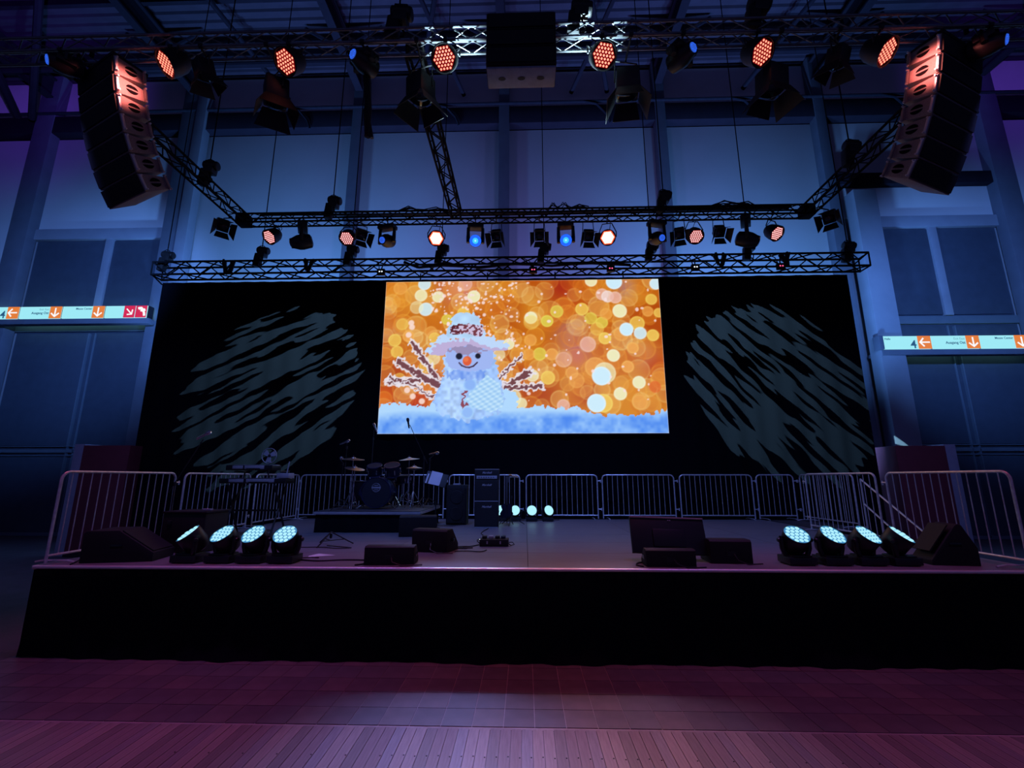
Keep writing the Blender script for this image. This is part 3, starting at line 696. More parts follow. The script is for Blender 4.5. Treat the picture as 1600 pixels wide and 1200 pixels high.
def moving_head(loc, aim, label, group, tz, lens='led_blue', lit=None, sc_=1.0):
    """hanging moving head: base at the truss, yoke, long head"""
    loc = Vector(loc); root = empty('moving_head', (loc.x, loc.y, tz)); tag(root, label, 'stage light', group)
    d = (Vector(aim) - loc).normalized(); pv = rel(loc, root) - d * .20 * sc_
    M = aimM(pv, d)
    MB().lathe([(.09 * sc_, -.22 * sc_), (.14 * sc_, -.19 * sc_), (.16 * sc_, -.02), (.15 * sc_, .06 * sc_), (.11 * sc_, .16 * sc_), (.10 * sc_, .21 * sc_), (.085 * sc_, .21 * sc_)], 20, M).build('head_body', 'black_plastic', root)
    MB().lathe([(.082 * sc_, 0), (.06 * sc_, .02), (.02 * sc_, .03)], 18, M @ Matrix.Translation((0, 0, .205 * sc_))).build('lens', lens, root)
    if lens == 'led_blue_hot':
        MB().lathe([(.15, 0), (.145, .012)], 22, M @ Matrix.Translation((0, 0, .20 * sc_))).build('halo_disc', 'led_blue', root)  # glowing blue disc added to imitate the halo round the lens
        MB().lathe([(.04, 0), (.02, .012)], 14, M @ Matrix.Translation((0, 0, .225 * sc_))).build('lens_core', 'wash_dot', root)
    if lit: hexdots(MB(), .055 * sc_, 2, .011 * sc_, M @ Matrix.Translation((0, 0, .222 * sc_))).build('led_cluster', lit, root, kind='stuff')
    h = Vector((d.x, d.y, 0)); h = h.normalized() if h.length > .05 else Vector((0, -1, 0)); sd = h.cross(Vector((0, 0, 1)))
    bz = -.12
    for s in (-1, 1):
        m = MB(); c0 = pv + sd * s * .19 * sc_; c1 = Vector((pv.x, pv.y, bz - .1)) + sd * s * .19 * sc_
        m.path([c0 + Vector((0, 0, -.06)), c0 + Vector((0, 0, .06)), c1], [.045, .05, .04], 8)
        m.build('yoke_arm', 'black_plastic', root)
    Mb = Matrix.Translation((pv.x, pv.y, bz - .08)) @ Matrix.Rotation(math.atan2(sd.y, sd.x), 4, 'Z')
    MB().box((0, 0, 0), (.42 * sc_, .24, .10), Mb).build('base', 'black_plastic', root, bevel=.015)
    clampbits(root, Vector((pv.x, pv.y, bz - .03)) + root.location, tz)
    return root
def fresnel(loc, aim, label, group, tz, s=1.0, roll=0.0, chord=None):
    loc = Vector(loc); root = empty('fresnel_lamp', (loc.x, loc.y, tz)); tag(root, label, 'stage light', group)
    d = (Vector(aim) - loc).normalized(); M = aimM(rel(loc, root), d, roll)
    MB().box((0, 0, -.16 * s), (.30 * s, .30 * s, .32 * s), M).build('lamp_housing', 'black_paint', root, bevel=.03 * s)
    MB().lathe([(.14 * s, 0), (.12 * s, .012), (.0001, .02)], 20, M).build('lens', 'screen_glass', root)
    for k in range(4):
        Mk = M @ Matrix.Rotation(R(90 * k), 4, 'Z'); w0, w1, l = (.15 * s, .24 * s, .26 * s) if k % 2 == 0 else (.14 * s, .19 * s, .22 * s)
        f = math.sin(R(28)); c = math.cos(R(28)); q0 = .16 * s
        vs = [(q0, -w0, .0), (q0, w0, .0), (q0 + l * f, w1, l * c), (q0 + l * f, -w1, l * c)]
        vs2 = [(x + .006, y, z) for x, y, z in vs]
        MB().add(vs + vs2, [(0, 1, 2, 3), (7, 6, 5, 4), (0, 4, 5, 1), (1, 5, 6, 2), (2, 6, 7, 3), (3, 7, 4, 0)], Mk).build('barn_door', 'black_paint', root)
    back = rel(loc, root) - d * .16 * s; sd = d.cross(Vector((0, 0, 1)))
    sd = sd.normalized() if sd.length > .05 else Vector((1, 0, 0))
    MB().path([back - sd * .18 * s, Vector((back.x, back.y, -.10)) - sd * .16 * s, Vector((back.x, back.y, -.10)) + sd * .16 * s, back + sd * .18 * s], .012, 6).build('yoke', 'black_paint', root)
    clampbits(root, Vector((back.x, back.y, -.1)) + root.location, tz, chord=chord)
    return root
def hoist(x, y, z, label, group, ztop=ZC - 1.1, tilt=6.0):
    root = empty('chain_hoist', (x, y, z)); tag(root, label, 'hoist', group)
    tl = Matrix.Rotation(R(tilt), 4, 'Y')
    MB().box((0, 0, .36), (.22, .20, .30), tl).lathe([(.09, -.17), (.11, -.15), (.11, .15), (.09, .17)], 12, tl @ Matrix.Translation((0, 0, .42)) @ Matrix.Rotation(R(90), 4, 'Y')).build('motor_body', 'black_paint', root, bevel=.02)
    MB().box((-.10, 0, .10), (.20, .18, .42), tl).build('chain_bag', 'black_case', root, bevel=.04)
    MB().path([(.04, 0, .24), (.05, 0, .12), (.10, 0, .06), (.09, 0, -.02), (.03, 0, -.03)], .016, 6).build('hook', 'truss_black', root)
    MB().path([(.10 * math.cos(R(a)), -.02, .50 + .08 * math.sin(R(a))) for a in range(0, 181, 30)], .010, 6).build('carry_handle', 'truss_black', root)
    MB().path([(0, 0, .46), (0, 0, ztop - z)], .014, 6).build('chain', 'truss_black', root)
    return root

# lamps on the middle truss
ZB2 = ZR - .1225
G = 'red lamps on the middle truss'
for x, z, look, lab, ax in ((-6.60, 8.23, 'pink', 'red LED par can at the middle truss corner near the exit-tile sign', -4.5), (-4.54, 8.16, 'pink', 'red LED par can on the middle truss with a barn-door lamp tight beside it', -2.0),
                            (-2.19, 8.12, 'hot', 'glaring red LED par can on the middle truss in front of the spine truss', -.2), (2.24, 8.07, 'hot', 'glaring red LED par can on the middle truss past the second blue beam', .2),
                            (4.48, 8.07, 'pink', 'red LED par can on the middle truss above the end of the video wall', 2.0), (6.52, 8.12, 'pink', 'red LED par can at the middle truss corner near the Halle 4 sign', 4.5)):
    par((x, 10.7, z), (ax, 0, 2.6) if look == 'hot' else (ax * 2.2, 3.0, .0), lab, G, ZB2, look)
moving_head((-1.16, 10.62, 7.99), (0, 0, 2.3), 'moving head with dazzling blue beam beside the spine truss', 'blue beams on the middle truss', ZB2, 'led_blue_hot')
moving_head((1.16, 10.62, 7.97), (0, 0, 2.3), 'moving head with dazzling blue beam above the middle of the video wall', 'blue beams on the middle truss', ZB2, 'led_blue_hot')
G = 'dark moving heads on the middle truss'
moving_head((-5.95, 10.6, 7.98), (-8.6, 9.4, 6.9), 'unlit moving head tilted sideways between the first two red lamps', G, ZB2, 'screen_glass', None, 1.25)
moving_head((-3.55, 10.55, 8.01), (-4.6, 6.5, 6.2), 'moving head with a faint blue lens beside the glaring red lamp', G, ZB2, 'lens_blue_dim', 'led_blue', 1.1)
moving_head((3.57, 10.55, 7.96), (4.6, 6.5, 6.0), 'moving head with a faint blue lens past the second glaring red lamp', G, ZB2, 'lens_blue_dim', 'led_blue', 1.1)
moving_head((5.98, 10.6, 7.86), (8.4, 9.4, 6.7), 'unlit moving head tilted sideways between the last two red lamps', G, ZB2, 'screen_glass', None, 1.25)
G = 'barn-door lamps on the middle truss'
for x, z, ax, lab in ((-4.14, 8.22, -2.6, 'black barn-door lamp hanging tight against the second red lamp'), (-.64, 8.14, -.9, 'black barn-door lamp hanging just past the first blue beam'), (.49, 8.14, .4, 'black barn-door lamp hanging just before the second blue beam'),
                      (1.77, 8.10, 1.9, 'black barn-door lamp between the second blue beam and glaring red lamp'), (4.08, 8.12, 3.4, 'black barn-door lamp hanging tight against the fifth red lamp'), (5.12, 8.16, 5.0, 'black barn-door lamp behind the sideways moving head')):
    fresnel((x, 10.72, z), (ax, 8.7, 5.6), lab, G, ZB2, .82)
# lamps under the arms
fresnel((-7.62, 10.35, 8.33), (-6.3, 9.0, 6.6), 'barn-door lamp under the truss corner near the exit-tile sign', 'lamps under the truss arms', ZB2, .9, 0, (-7.5425, 10.45))
fresnel((7.66, 10.4, 8.33), (6.3, 9.0, 6.6), 'barn-door lamp under the truss corner near the Halle 4 sign', 'lamps under the truss arms', ZB2, .9, 0, (7.5425, 10.45))
# hoists
ZT2 = ZR + .1225
hoist(-5.04, 10.81, ZT2, 'chain hoist on the middle truss above the sideways dark moving head', 'chain hoists of the lighting rig')
hoist(3.77, 10.81, ZT2, 'chain hoist on the middle truss above the end of the video wall', 'chain hoists of the lighting rig')
hoist(-7.42, 9.35, ZT2, 'chain hoist on the truss arm near the exit-tile sign', 'chain hoists of the lighting rig')
hoist(7.42, 9.1, ZT2, 'chain hoist on the truss arm near the Halle 4 sign', 'chain hoists of the lighting rig')
for x, y, lab in ((-1.9, 5.88, 'chain hoist on the front truss at the spine truss'), (.98, 5.88, 'chain hoist on the front truss past the centre loudspeaker'), (3.77, 5.88, 'chain hoist on the front truss above the fifth red lamp')):
    hoist(x, y, ZT2, lab, 'chain hoists of the lighting rig')
ZT1 = 8.09 + .2
for x, lab in ((-10.68, 'chain hoist on the curtain truss, first from the exit-tile sign'), (-7.78, 'chain hoist on the curtain truss, second from the exit-tile sign'), (-5.06, 'chain hoist on the curtain truss, third from the exit-tile sign'), (-2.35, 'chain hoist on the curtain truss, fourth from the exit-tile sign'),
               (.68, 'chain hoist on the curtain truss, fourth from the Halle 4 sign'), (3.82, 'chain hoist on the curtain truss, third from the Halle 4 sign'), (6.64, 'chain hoist on the curtain truss, second from the Halle 4 sign'), (9.45, 'chain hoist on the curtain truss, first from the Halle 4 sign')):
    hoist(x, 12.3, ZT1 - (.1 if x in (-10.68, 9.45) else 0), lab, 'chain hoists of the curtain truss')
# small gear on the curtain truss
def junction(x, z, label, lit):
    root = empty('junction_box', (x, 12.08, z)); tag(root, label, 'junction box', 'junction boxes on the curtain truss')
    MB().box((0, 0, 0), (.22, .10, .18)).build('box_body', 'black_case', root, bevel=.012)
    MB().path([(0, .0, .08), (.02, .05, .25), (.18, .05, .45)], .018, 6).path([(-.06, 0, .08), (-.10, .05, .3), (-.3, .05, .42)], .014, 6).build('cable', 'cable_black', root)
    for s in (-.035, .035): MB().lathe([(.022, 0), (.015, .01)], 8, Matrix.Translation((s, -.05, .0)) @ Matrix.Rotation(R(90), 4, 'X')).build('status_lamp', lit, root)
for x, z, lab, lit in ((.35, 7.86, 'junction box with two red lamps above the screen centre', 'spark_red'), (2.56, 7.87, 'junction box with red lamps under the second glaring red lamp', 'spark_red'), (7.34, 7.88, 'junction box with red lamps on the curtain truss near the Halle 4 sign', 'spark_red'),
                       (-4.05, 7.86, 'junction box with a white lamp just before the video wall', 'spark_white'), (4.95, 7.88, 'junction box with a white lamp just past the video wall', 'spark_white')):
    junction(x, z, lab, lit)
def loom(name, pts, r, label, n=3):
    root = empty(name, pts[0]); tag(root, label, 'cable', 'cable looms on the trusses'); 
    for k in range(n):
        q = [Vector(p) - Vector(pts[0]) + Vector((random.uniform(-.05, .05), random.uniform(-.04, .04), random.uniform(-.05, .05))) for p in pts]
        MB().path(q, r, 6).build('cable', 'cable_black', root)
loom('cable_loom', [(-8.75, 12.12, 8.30), (-8.70, 12.1, 8.05), (-8.62, 12.08, 7.92), (-8.52, 12.1, 8.02), (-8.5, 12.12, 8.28)], .032, 'coiled black cable loom on the curtain truss between the first two hoists', 5)
loom('cable_loom', [(-6.32, 12.12, 8.30), (-6.26, 12.1, 8.0), (-6.17, 12.08, 7.92), (-6.1, 12.1, 8.26)], .034, 'coiled black cable loom on the curtain truss before the third hoist', 5)
loom('cable_loom', [(-3.4, 12.2, 8.22), (-3.0, 12.12, 8.02), (-2.2, 12.12, 8.1), (-1.2, 12.12, 8.0), (-.2, 12.15, 8.12), (.9, 12.15, 8.02), (2.0, 12.15, 8.1), (3.1, 12.15, 8.02)], .022, 'long sagging cable loom on the curtain truss over the video wall', 5)
loom('cable_loom', [(5.55, 12.12, 8.30), (5.62, 12.1, 7.98), (5.72, 12.08, 7.92), (5.8, 12.1, 8.28)], .034, 'coiled black cable loom on the curtain truss past the video wall', 5)
loom('cable_loom', [(7.42, 12.12, 8.30), (7.46, 12.1, 8.05), (7.52, 12.08, 7.95), (7.6, 12.1, 8.28)], .032, 'coiled black cable loom on the curtain truss near the Halle 4 sign', 5)
loom('cable_loom', [(-3.3, 10.8, 8.97), (-3.0, 10.8, 9.08), (-2.6, 10.8, 8.98), (-2.2, 10.8, 9.06), (-1.9, 10.8, 8.95)], .014, 'loose cable loops on top of the middle truss by the spine truss', 4)
loom('cable_loom', [(.7, 10.8, 8.96), (.85, 10.8, 9.12), (1.0, 10.8, 8.99), (1.15, 10.8, 9.14), (1.3, 10.8, 8.98), (1.6, 10.8, 9.07), (1.8, 10.8, 8.97)], .014, 'loose cable loops on top of the middle truss above the second blue beam', 4)
loom('cable_loom', [(5.0, 10.8, 8.96), (5.3, 10.8, 9.10), (5.6, 10.8, 9.0), (5.9, 10.8, 9.06), (6.1, 10.8, 8.95)], .016, 'loose cable loops on top of the middle truss by the last red lamp', 5)
loom('cable_loom', [(-7.0, 10.8, 8.92), (-4, 10.8, 8.93), (0, 10.8, 8.92), (4, 10.8, 8.93), (7.0, 10.8, 8.92)], .022, 'cable bundle lying along the top of the middle truss', 4)
loom('cable_loom', [(-2.42, 6.02, 8.72), (-2.40, 6.05, 8.2), (-2.36, 6.07, 7.7), (-2.33, 6.08, 7.25)], .03, 'thick black cable loom hanging down behind the front truss', 7)

# lamps on the front truss
ZB3 = ZR - .1225
G = 'red lamps on the front truss'
for x, z, ax, ay, lab in ((-5.52, 8.40, -9.0, 2.2, 'red LED par can beside the flown loudspeaker array near the exit-tile sign'), (-3.61, 8.38, -5.6, 1.4, 'red LED par can above the large barn-door lamp nearest the exit-tile sign'),
                          (-1.13, 8.37, -1.9, .8, 'red LED par can on brightly lit front truss beside the spine truss'), (1.32, 8.35, 2.4, .8, 'red LED par can on brightly lit front truss past the centre loudspeaker'),
                          (3.70, 8.33, 5.9, 1.2, 'red LED par can on the front truss above the last barn-door lamp'), (5.54, 8.29, 8.6, 2.2, 'red LED par can beside the flown loudspeaker array near the Halle 4 sign')):
    par((x, 5.80, z), (ax, ay, 3.2), lab, G, ZB3, 'red')
G = 'blue moving heads on the front truss'
for x, z, ax, az, lab in ((-7.36, 8.45, -11, 6.5, 'moving head with blue lens outside the loudspeaker array near the exit-tile sign'), (-2.52, 8.40, -5.5, 7.7, 'moving head with blue lens between the second and third front red lamps'), (2.64, 8.36, 5.6, 7.7, 'moving head with blue lens between the fourth and fifth front red lamps'), (7.21, 8.36, 11, 6.5, 'moving head with blue lens outside the loudspeaker array near the Halle 4 sign')):
    moving_head((x, 5.72, z), (ax, 1.0, az), lab, G, ZB3, 'lens_blue_dim', 'led_blue')
G = 'barn-door lamps on the front truss'
for x, ax, lab in ((-3.92, -3.75, 'large black barn-door lamp under the second front red lamp'), (-1.56, -1.5, 'large black barn-door lamp beside the spine truss at the front truss'), (1.74, 1.7, 'large black barn-door lamp under the fourth front red lamp'), (4.0, 3.85, 'large black barn-door lamp past the fifth front red lamp')):
    fresnel((x, 6.16, 7.98), (ax, 6.4, 5.0), lab, G, ZB3, 1.15, .3)
fresnel((-4.95, 5.92, 8.25), (-4.5, 6.6, 6.0), 'small dark barn-door lamp between the first two front red lamps', G, ZB3, .8)
fresnel((4.86, 5.92, 8.18), (4.5, 6.6, 6.0), 'small dark barn-door lamp between the last two front red lamps', G, ZB3, .8)

# flown loudspeaker arrays
def array(s, label):
    root = empty('line_array', (s * 6.35, 5.75, 8.56)); tag(root, label, 'loudspeaker', 'flown loudspeaker arrays')
    W_, H_, D_ = 1.12, .305, .44
    yaw = R(24) * s                          # arrays are toed outward
    MB().box((0, 0, 0), (W_ * .9, .5, .07), Matrix.Translation((-s * -.0, .1, .06)) @ Matrix.Rotation(yaw, 4, 'Z') @ Matrix.Translation((s * .52, .15, 0))).build('fly_frame', 'black_paint', root, bevel=.01)
    MB().path([(s * .5, .12, .1), (s * .5, .12, .06 + .12)], .03).build('fly_shackle', 'truss_black', root)
    P = Matrix.Rotation(yaw, 4, 'Z')
    tilt = 8.0
    cur = Vector((0, 0, 0))                   # inner front top edge of the next box
    for k in range(7):
        tilt += (2.0, 2.5, 3, 3.5, 4, 4.5, 5)[k]
        Mx = Matrix.Translation(cur) @ P @ Matrix.Rotation(R(tilt), 4, 'X')
        # local: x from 0 (inner side) outward, y from 0 (front) back, z from 0 down
        x0, x1 = (0, s * W_); g = .012; cut = .055
        vs = [(x0, 0, -g), (x1, 0, -g), (x1, D_, -g - cut), (x0, D_, -g - cut), (x0, 0, -H_), (x1, 0, -H_), (x1, D_, -H_ + cut), (x0, D_, -H_ + cut)]
        cab = MB().add(vs, [(0, 1, 2, 3), (7, 6, 5, 4), (0, 4, 5, 1), (1, 5, 6, 2), (2, 6, 7, 3), (3, 7, 4, 0)], Mx).build('cabinet', 'array_paint', root, bevel=.008)
        MB().box((s * W_ / 2, -.012, -H_ / 2), (W_ - .04, .025, H_ - .05), Mx).build('grille', 'grille', cab)
        e = []
        for q in range(16):
            a = 2 * math.pi * q / 16; e.append((.085 * math.cos(a), .062 * math.sin(a)))
        Ms = Mx @ Matrix.Translation((-s * .001, D_ * .5, -H_ / 2)) @ Matrix.Rotation(R(90) * -s, 4, 'Y')
        for half in (1, -1):
            pts = [(.070 * math.cos(R(a)) * half, .085 * math.sin(R(a))) for a in range(-78, 79, 12)]
            pts = [(x + half * .0, y) for x, y in pts if abs(x) > .013]
            MB().prism(pts, -.004, .006, Ms).build('handle_recess', 'screen_glass', cab)
        for yy in (.02, .40):
            MB().box((-s * .015, yy, -H_ / 2), (.03, .035, H_ * .8), Mx).build('rigging_bar', 'array_paint' if yy > .1 else 'alu', cab, bevel=.006)
            for zz in (-.05, -H_ + .04): MB().lathe([(.014, 0), (.014, .03)], 8, Mx @ Matrix.Translation((-s * .03, yy, zz)) @ Matrix.Rotation(R(-90) * s, 4, 'Y')).build('lock_pin', 'alu', cab)
        cur = Mx @ Vector((0, 0, -H_))
    return root
array(-1, 'curved loudspeaker array lit red, hung on the exit-tile sign side')
array(1, 'curved loudspeaker array lit red, hung on the Halle 4 sign side')
cf = empty('centre_loudspeaker', (.06, 5.55, 8.66)); tag(cf, 'square black loudspeaker cluster hanging at the middle of the front truss', 'loudspeaker')
for k in range(3):
    c = MB().box((0, 0, -.16 - k * .30), (1.0, .40, .285)).build('cabinet', 'black_case', cf, bevel=.01)
    MB().box((0, -.21, -.16 - k * .30), (.94, .02, .24)).build('grille', 'grille', c)
MB().box((0, .0, -.93), (.98, .34, .035)).build('bottom_plate', 'letter_grey', cf, bevel=.008)
for x in (-.28, 0, .28): MB().lathe([(.055, 0), (.04, .012)], 14, Matrix.Translation((x, 0, -.952)) @ Matrix.Scale(.55, 4, (0, 1, 0))).build('plate_hole', 'black_paint', cf)
for x in (-.4, .4): MB().path([(x, .2, 0), (x, .25, .12)], .02).build('hanger', 'truss_black', cf)

# light the lamps throw
RED, VIOL = (1.0, .13, .22), (.50, .16, 1.0)
for x, ax, ay, c, e in ((-5.52, -4.8, 4.9, RED, 140), (-3.61, -3.2, 4.8, VIOL, 260), (-1.13, -1.2, 5.1, RED, 150), (1.32, 1.2, 5.1, RED, 150), (3.70, 3.2, 4.9, VIOL, 150), (5.54, 4.8, 5.0, RED, 120)):
    spot('par_beam', (x, 5.42, 8.05), (ax * 1.12, ay, 0.3), c, e * 1.5, 56, 1.0, .15)
for s in (-1, 1):
    spot('array_beam', (s * 5.60, 5.66, 8.30), (s * 6.45, 5.98, 8.10), (1.0, .20, .17), 170, 52, .9, .06)
for x, tx, e in ((-2.19, .55, 300), (2.24, .75, 760)):
    spot('par_beam', (x, 10.5, 8.1), (tx, 3.6, .0), (1.0, .42, .34), e, 18, 1.0, .4)
for x, tx, e in ((-1.16, -.62, 3600), (1.16, 1.2, 900)):
    spot('blue_beam', (x, 10.4, 7.9), (tx, 3.6, 0), (.28, .36, 1.0), e, 17, 1.0, .4)
for x in (-2.52, 2.64):
    spot('blue_beam', (x, 6.4, 7.9), (x * 1.1, 10.8, 1.0), (.17, .28, 1.0), 800, 90, 1.0, .1)
for s in (-1, 1):
    spot('blue_beam', (s * 7.4, 5.4, 8.2), (s * 10.5, 12.0, 1.6), (.24, .26, 1.0), 480, 66, 1.0, .1)
# ------------------------------------------------------------------ wash lights on the stage
def wash(x, y, aim, label, group, s=1.0, beam=None, face='wash_face', dots='wash_dot'):
    root = empty('wash_light', (x, y, SZ)); tag(root, label, 'stage light', group)
    MB().box((0, 0, .055 * s), (.34 * s, .30 * s, .09 * s)).box((0, 0, .105 * s), (.26 * s, .24 * s, .03 * s)).build('base', 'black_plastic', root, bevel=.015 * s)
    for q in (-1, 1):
        for t in (-1, 1): MB().lathe([(.02 * s, 0), (.02 * s, .012)], 8, Matrix.Translation((q * .13 * s, t * .11 * s, 0))).build('foot', 'black_paint', root)
    d = Vector(aim).normalized(); pv = Vector((0, 0, .29 * s))
    h = Vector((d.x, d.y, 0)); h = h.normalized() if h.length > .02 else Vector((0, -1, 0)); sd = h.cross(Vector((0, 0, 1)))
    for q in (-1, 1):
        c = pv + sd * q * .172 * s
        MB().path([Vector((sd.x * q * .14 * s, sd.y * q * .14 * s, .11 * s)), c + Vector((0, 0, -.10 * s)), c, c + Vector((0, 0, .05 * s))], [.032 * s, .030 * s, .032 * s, .024 * s], 10).build('yoke_arm', 'black_plastic', root)
        MB().lathe([(.03 * s, 0), (.022 * s, .02 * s)], 12, aimM(c + sd * q * .03 * s, sd * q)).build('pivot_cap', 'black_plastic', root)
    M = aimM(pv, d)
    MB().lathe([(.05 * s, -.19 * s), (.11 * s, -.17 * s), (.15 * s, -.08 * s), (.152 * s, .02 * s), (.155 * s, .10 * s), (.152 * s, .105 * s), (.148 * s, .092 * s)], 28, M).build('head_body', 'black_plastic', root)
    MB().lathe([(.148 * s, .088 * s), (.146 * s, .096 * s)], 28, M).build('lens_plate', face, root)
    hexdots(MB(), .118 * s, 2, .027 * s, M @ Matrix.Translation((0, 0, .097 * s)), .006, 8).build('led_cluster', dots, root, kind='stuff')
    MB().path([(0, .15 * s, .05 * s), (.05, .25 * s, .012), (.2, .33 * s, .010), (.3, .30 * s, .010)], .008, 6).build('power_cable', 'cable_black', root)
    if beam:
        loc = root.location + pv + d * .14 * s
        spot('wash_beam', loc, loc + Vector(beam[0]), (.45, .85, 1.0), beam[1], beam[2], .6, .1 * s)
    return root
G = 'row of wash lights at the stage edge near the keyboards'
for x, a, lab in ((-4.10, (-.45, -.45, .77), 'cyan-lit wash light tipped furthest sideways, beside the corner monitor near the keyboards'), (-3.68, (-.20, -.60, .77), 'cyan-lit wash light second from the corner monitor near the keyboards'),
                  (-3.29, (-.12, -.65, .75), 'cyan-lit wash light third from the corner monitor near the keyboards'), (-2.90, (0, -.66, .75), 'cyan-lit wash light at the inner end, beside the pink paper')):
    wash(x, 5.86, a, lab, G, .94)
G = 'row of wash lights at the stage edge near the stairs'
for x, a, lab in ((3.38, (.02, -.62, .78), 'cyan-lit wash light at the inner end, past the lone wedge monitor'), (3.80, (.15, -.62, .77), 'cyan-lit wash light second from the lone wedge monitor'),
                  (4.21, (.28, -.58, .76), 'cyan-lit wash light third from the lone wedge monitor'), (4.60, (.42, -.46, .78), 'cyan-lit wash light tipped furthest sideways, beside the corner monitor near the stairs')):
    wash(x, 5.92, a, lab, G, .96)
G = 'small wash lights along the stage back'
for i, (x, a, lab) in enumerate(((-.50, (-.5, -.8, .30), 'small cyan-lit wash light half hidden by the amplifier stack'), (-.16, (-.10, -.9, .3), 'small cyan-lit wash light just beside the amplifier stack'), (.235, (.08, -.9, .3), 'small cyan-lit wash light third along the back barriers'), (.625, (.4, -.85, .32), 'small cyan-lit wash light furthest from the amplifier stack'))):
    wash(x, 11.45, a, lab, G, .80, face='wash_dot')
# back row throws two narrow beams up to the front truss
for x, tx in ((-.16, -1.05), (.235, 1.22)):
    spot('wash_beam', (x, 11.3, 1.45), (tx, 5.88, ZR + .16), (.55, .85, 1.0), 60000, 7.6, .9, .05)
# front rows colour the audience side
for x in (-3.29, 3.80):
    spot('wash_beam', (x, 5.70, 1.42), (x * 1.6, 1.0, 5.0), (.45, .8, 1.0), 60, 40, .8, .1)

# ------------------------------------------------------------------ monitors
def wedge(x, y, rz, w, d, h, label, group, m='black_case', cut=.45, name='wedge_monitor'):
    root = empty(name, (x, y, SZ), rz); tag(root, label, 'monitor speaker', group)
    # profile in (depth, height): sloping baffle at the back side (+y, towards the performer)
    prof = [(-d / 2, .0), (d / 2, .0), (d / 2, h * .28), (-d * .02, h), (-d / 2 + .03, h), (-d / 2, h * .92)]
    if cut > .6: prof = [(-d / 2, .0), (d / 2, .0), (d / 2, h * .12), (-d * .10, h * .96), (-d * .16, h), (-d * .24, h * .97), (-d / 2, h * .42)]
    Mx = Matrix(((0, 0, 1, 0), (1, 0, 0, 0), (0, 1, 0, 0), (0, 0, 0, 1)))
    MB().prism(prof, -w / 2, w / 2, Mx).build('cabinet', m, root, bevel=.012)
    n = Vector((0, h * .72, d * .52)).normalized()
    c = Vector((0, (d / 2 - d * .02) / 2, h * .64)) + n * .006
    Mg = aimM(c, n)
    Mg = Matrix.Translation(c) @ Matrix.Rotation(math.atan2(-n.y, n.z), 4, 'X')
    MB().box((0, 0, 0), (w - .05, math.hypot(h * .72, d * .52) - .05, .014), Mg).build('grille', 'grille', root)
    for s in (-1, 1): MB().box((s * (w / 2 + .002), -.02, h * .5), (.012, .13, .05)).build('handle', 'screen_glass', root, bevel=.004)
    MB().box((.0, -d / 2 - .003, h * .42), (.10, .008, .05)).build('socket_plate', 'black_paint', root)
    MB().path([(.03, -d / 2, h * .42), (.05, -d / 2 - .07, .05), (.16, -d / 2 - .08, .010), (w / 2 + .1, -d / 2 - .02, .010)], .007, 6).build('cable', 'cable_black', root)
    return root
G = 'floor monitors on the stage'
wedge(-1.56, 5.84, R(3), .60, .30, .22, 'low black floor monitor at the stage edge before the drum riser', G)
wedge(-1.22, 6.85, R(-14), .54, .42, .31, 'black floor monitor in front of the drum riser corner, in the middle of three', G)
wedge(-1.87, 8.58, R(10), .66, .42, .36, 'black floor monitor pushed against the drum riser', G)
wedge(1.79, 5.80, R(-2), .58, .28, .20, 'low black floor monitor at the stage edge under the flat screen', G)
wedge(2.60, 6.10, R(-3), .50, .40, .28, 'lone black floor monitor beside the flat screen', G)
wedge(-5.02, 6.02, R(-78), .50, .80, .38, 'big black corner monitor at the stage edge near the keyboards', G, cut=.5)
wedge(5.22, 6.02, R(84), .34, .52, .48, 'big black corner monitor at the stage edge near the stairs', G, cut=.7)
# flat monitor
tv = empty('flat_monitor', (1.90, 6.12, SZ)); tag(tv, 'large flat black confidence monitor leaning at the stage edge', 'monitor')
Mt = Matrix.Translation((0, 0, .30)) @ Matrix.Rotation(R(1.8), 4, 'Y') @ Matrix.Rotation(R(-22), 4, 'X')
MB().box((0, 0, 0), (.94, .05, .46), Mt).build('monitor_shell', 'black_plastic', tv, bevel=.008)
MB().box((0, .024, 0), (.90, .012, .42), Mt).build('display', 'screen_glass', tv)
MB().box((0, -.027, .22), (.94, .02, .022), Mt).build('top_bezel', 'array_paint', tv, bevel=.004)
MB().box((0, -.035, -.04), (.40, .03, .22), Mt).build('rear_cover', 'black_plastic', tv, bevel=.01)
for s in (-1, 1): MB().path([(s * .25, .05, .12), (s * .25, .24, .012), (s * .25, -.10, .012)], .018, 8).build('stand_leg', 'black_paint', tv)
for s in (.02, .045): MB().box((s, -.028, .185), (.012, .012, .010), Mt).build('status_lamp', 'letter_silver', tv)
# case with gear behind the wash lights
cs = empty('equipment_case', (-4.72, 6.75, SZ)); tag(cs, 'black equipment case with a dark cover behind the wash lights', 'case')
MB().box((0, 0, .27), (.62, .5, .52)).build('case_body', 'black_case', cs, bevel=.015)
MB().box((.0, 0, .545), (.64, .52, .03)).build('lid', 'black_case', cs, bevel=.008)
for s in (-1, 1): MB().box((s * .2, -.255, .40), (.06, .012, .07)).build('latch', 'black_paint', cs, bevel=.003)
MB().box((.22, -.1, .575), (.12, .06, .025)).build('handheld_box', 'keys_grey', cs, bevel=.004)

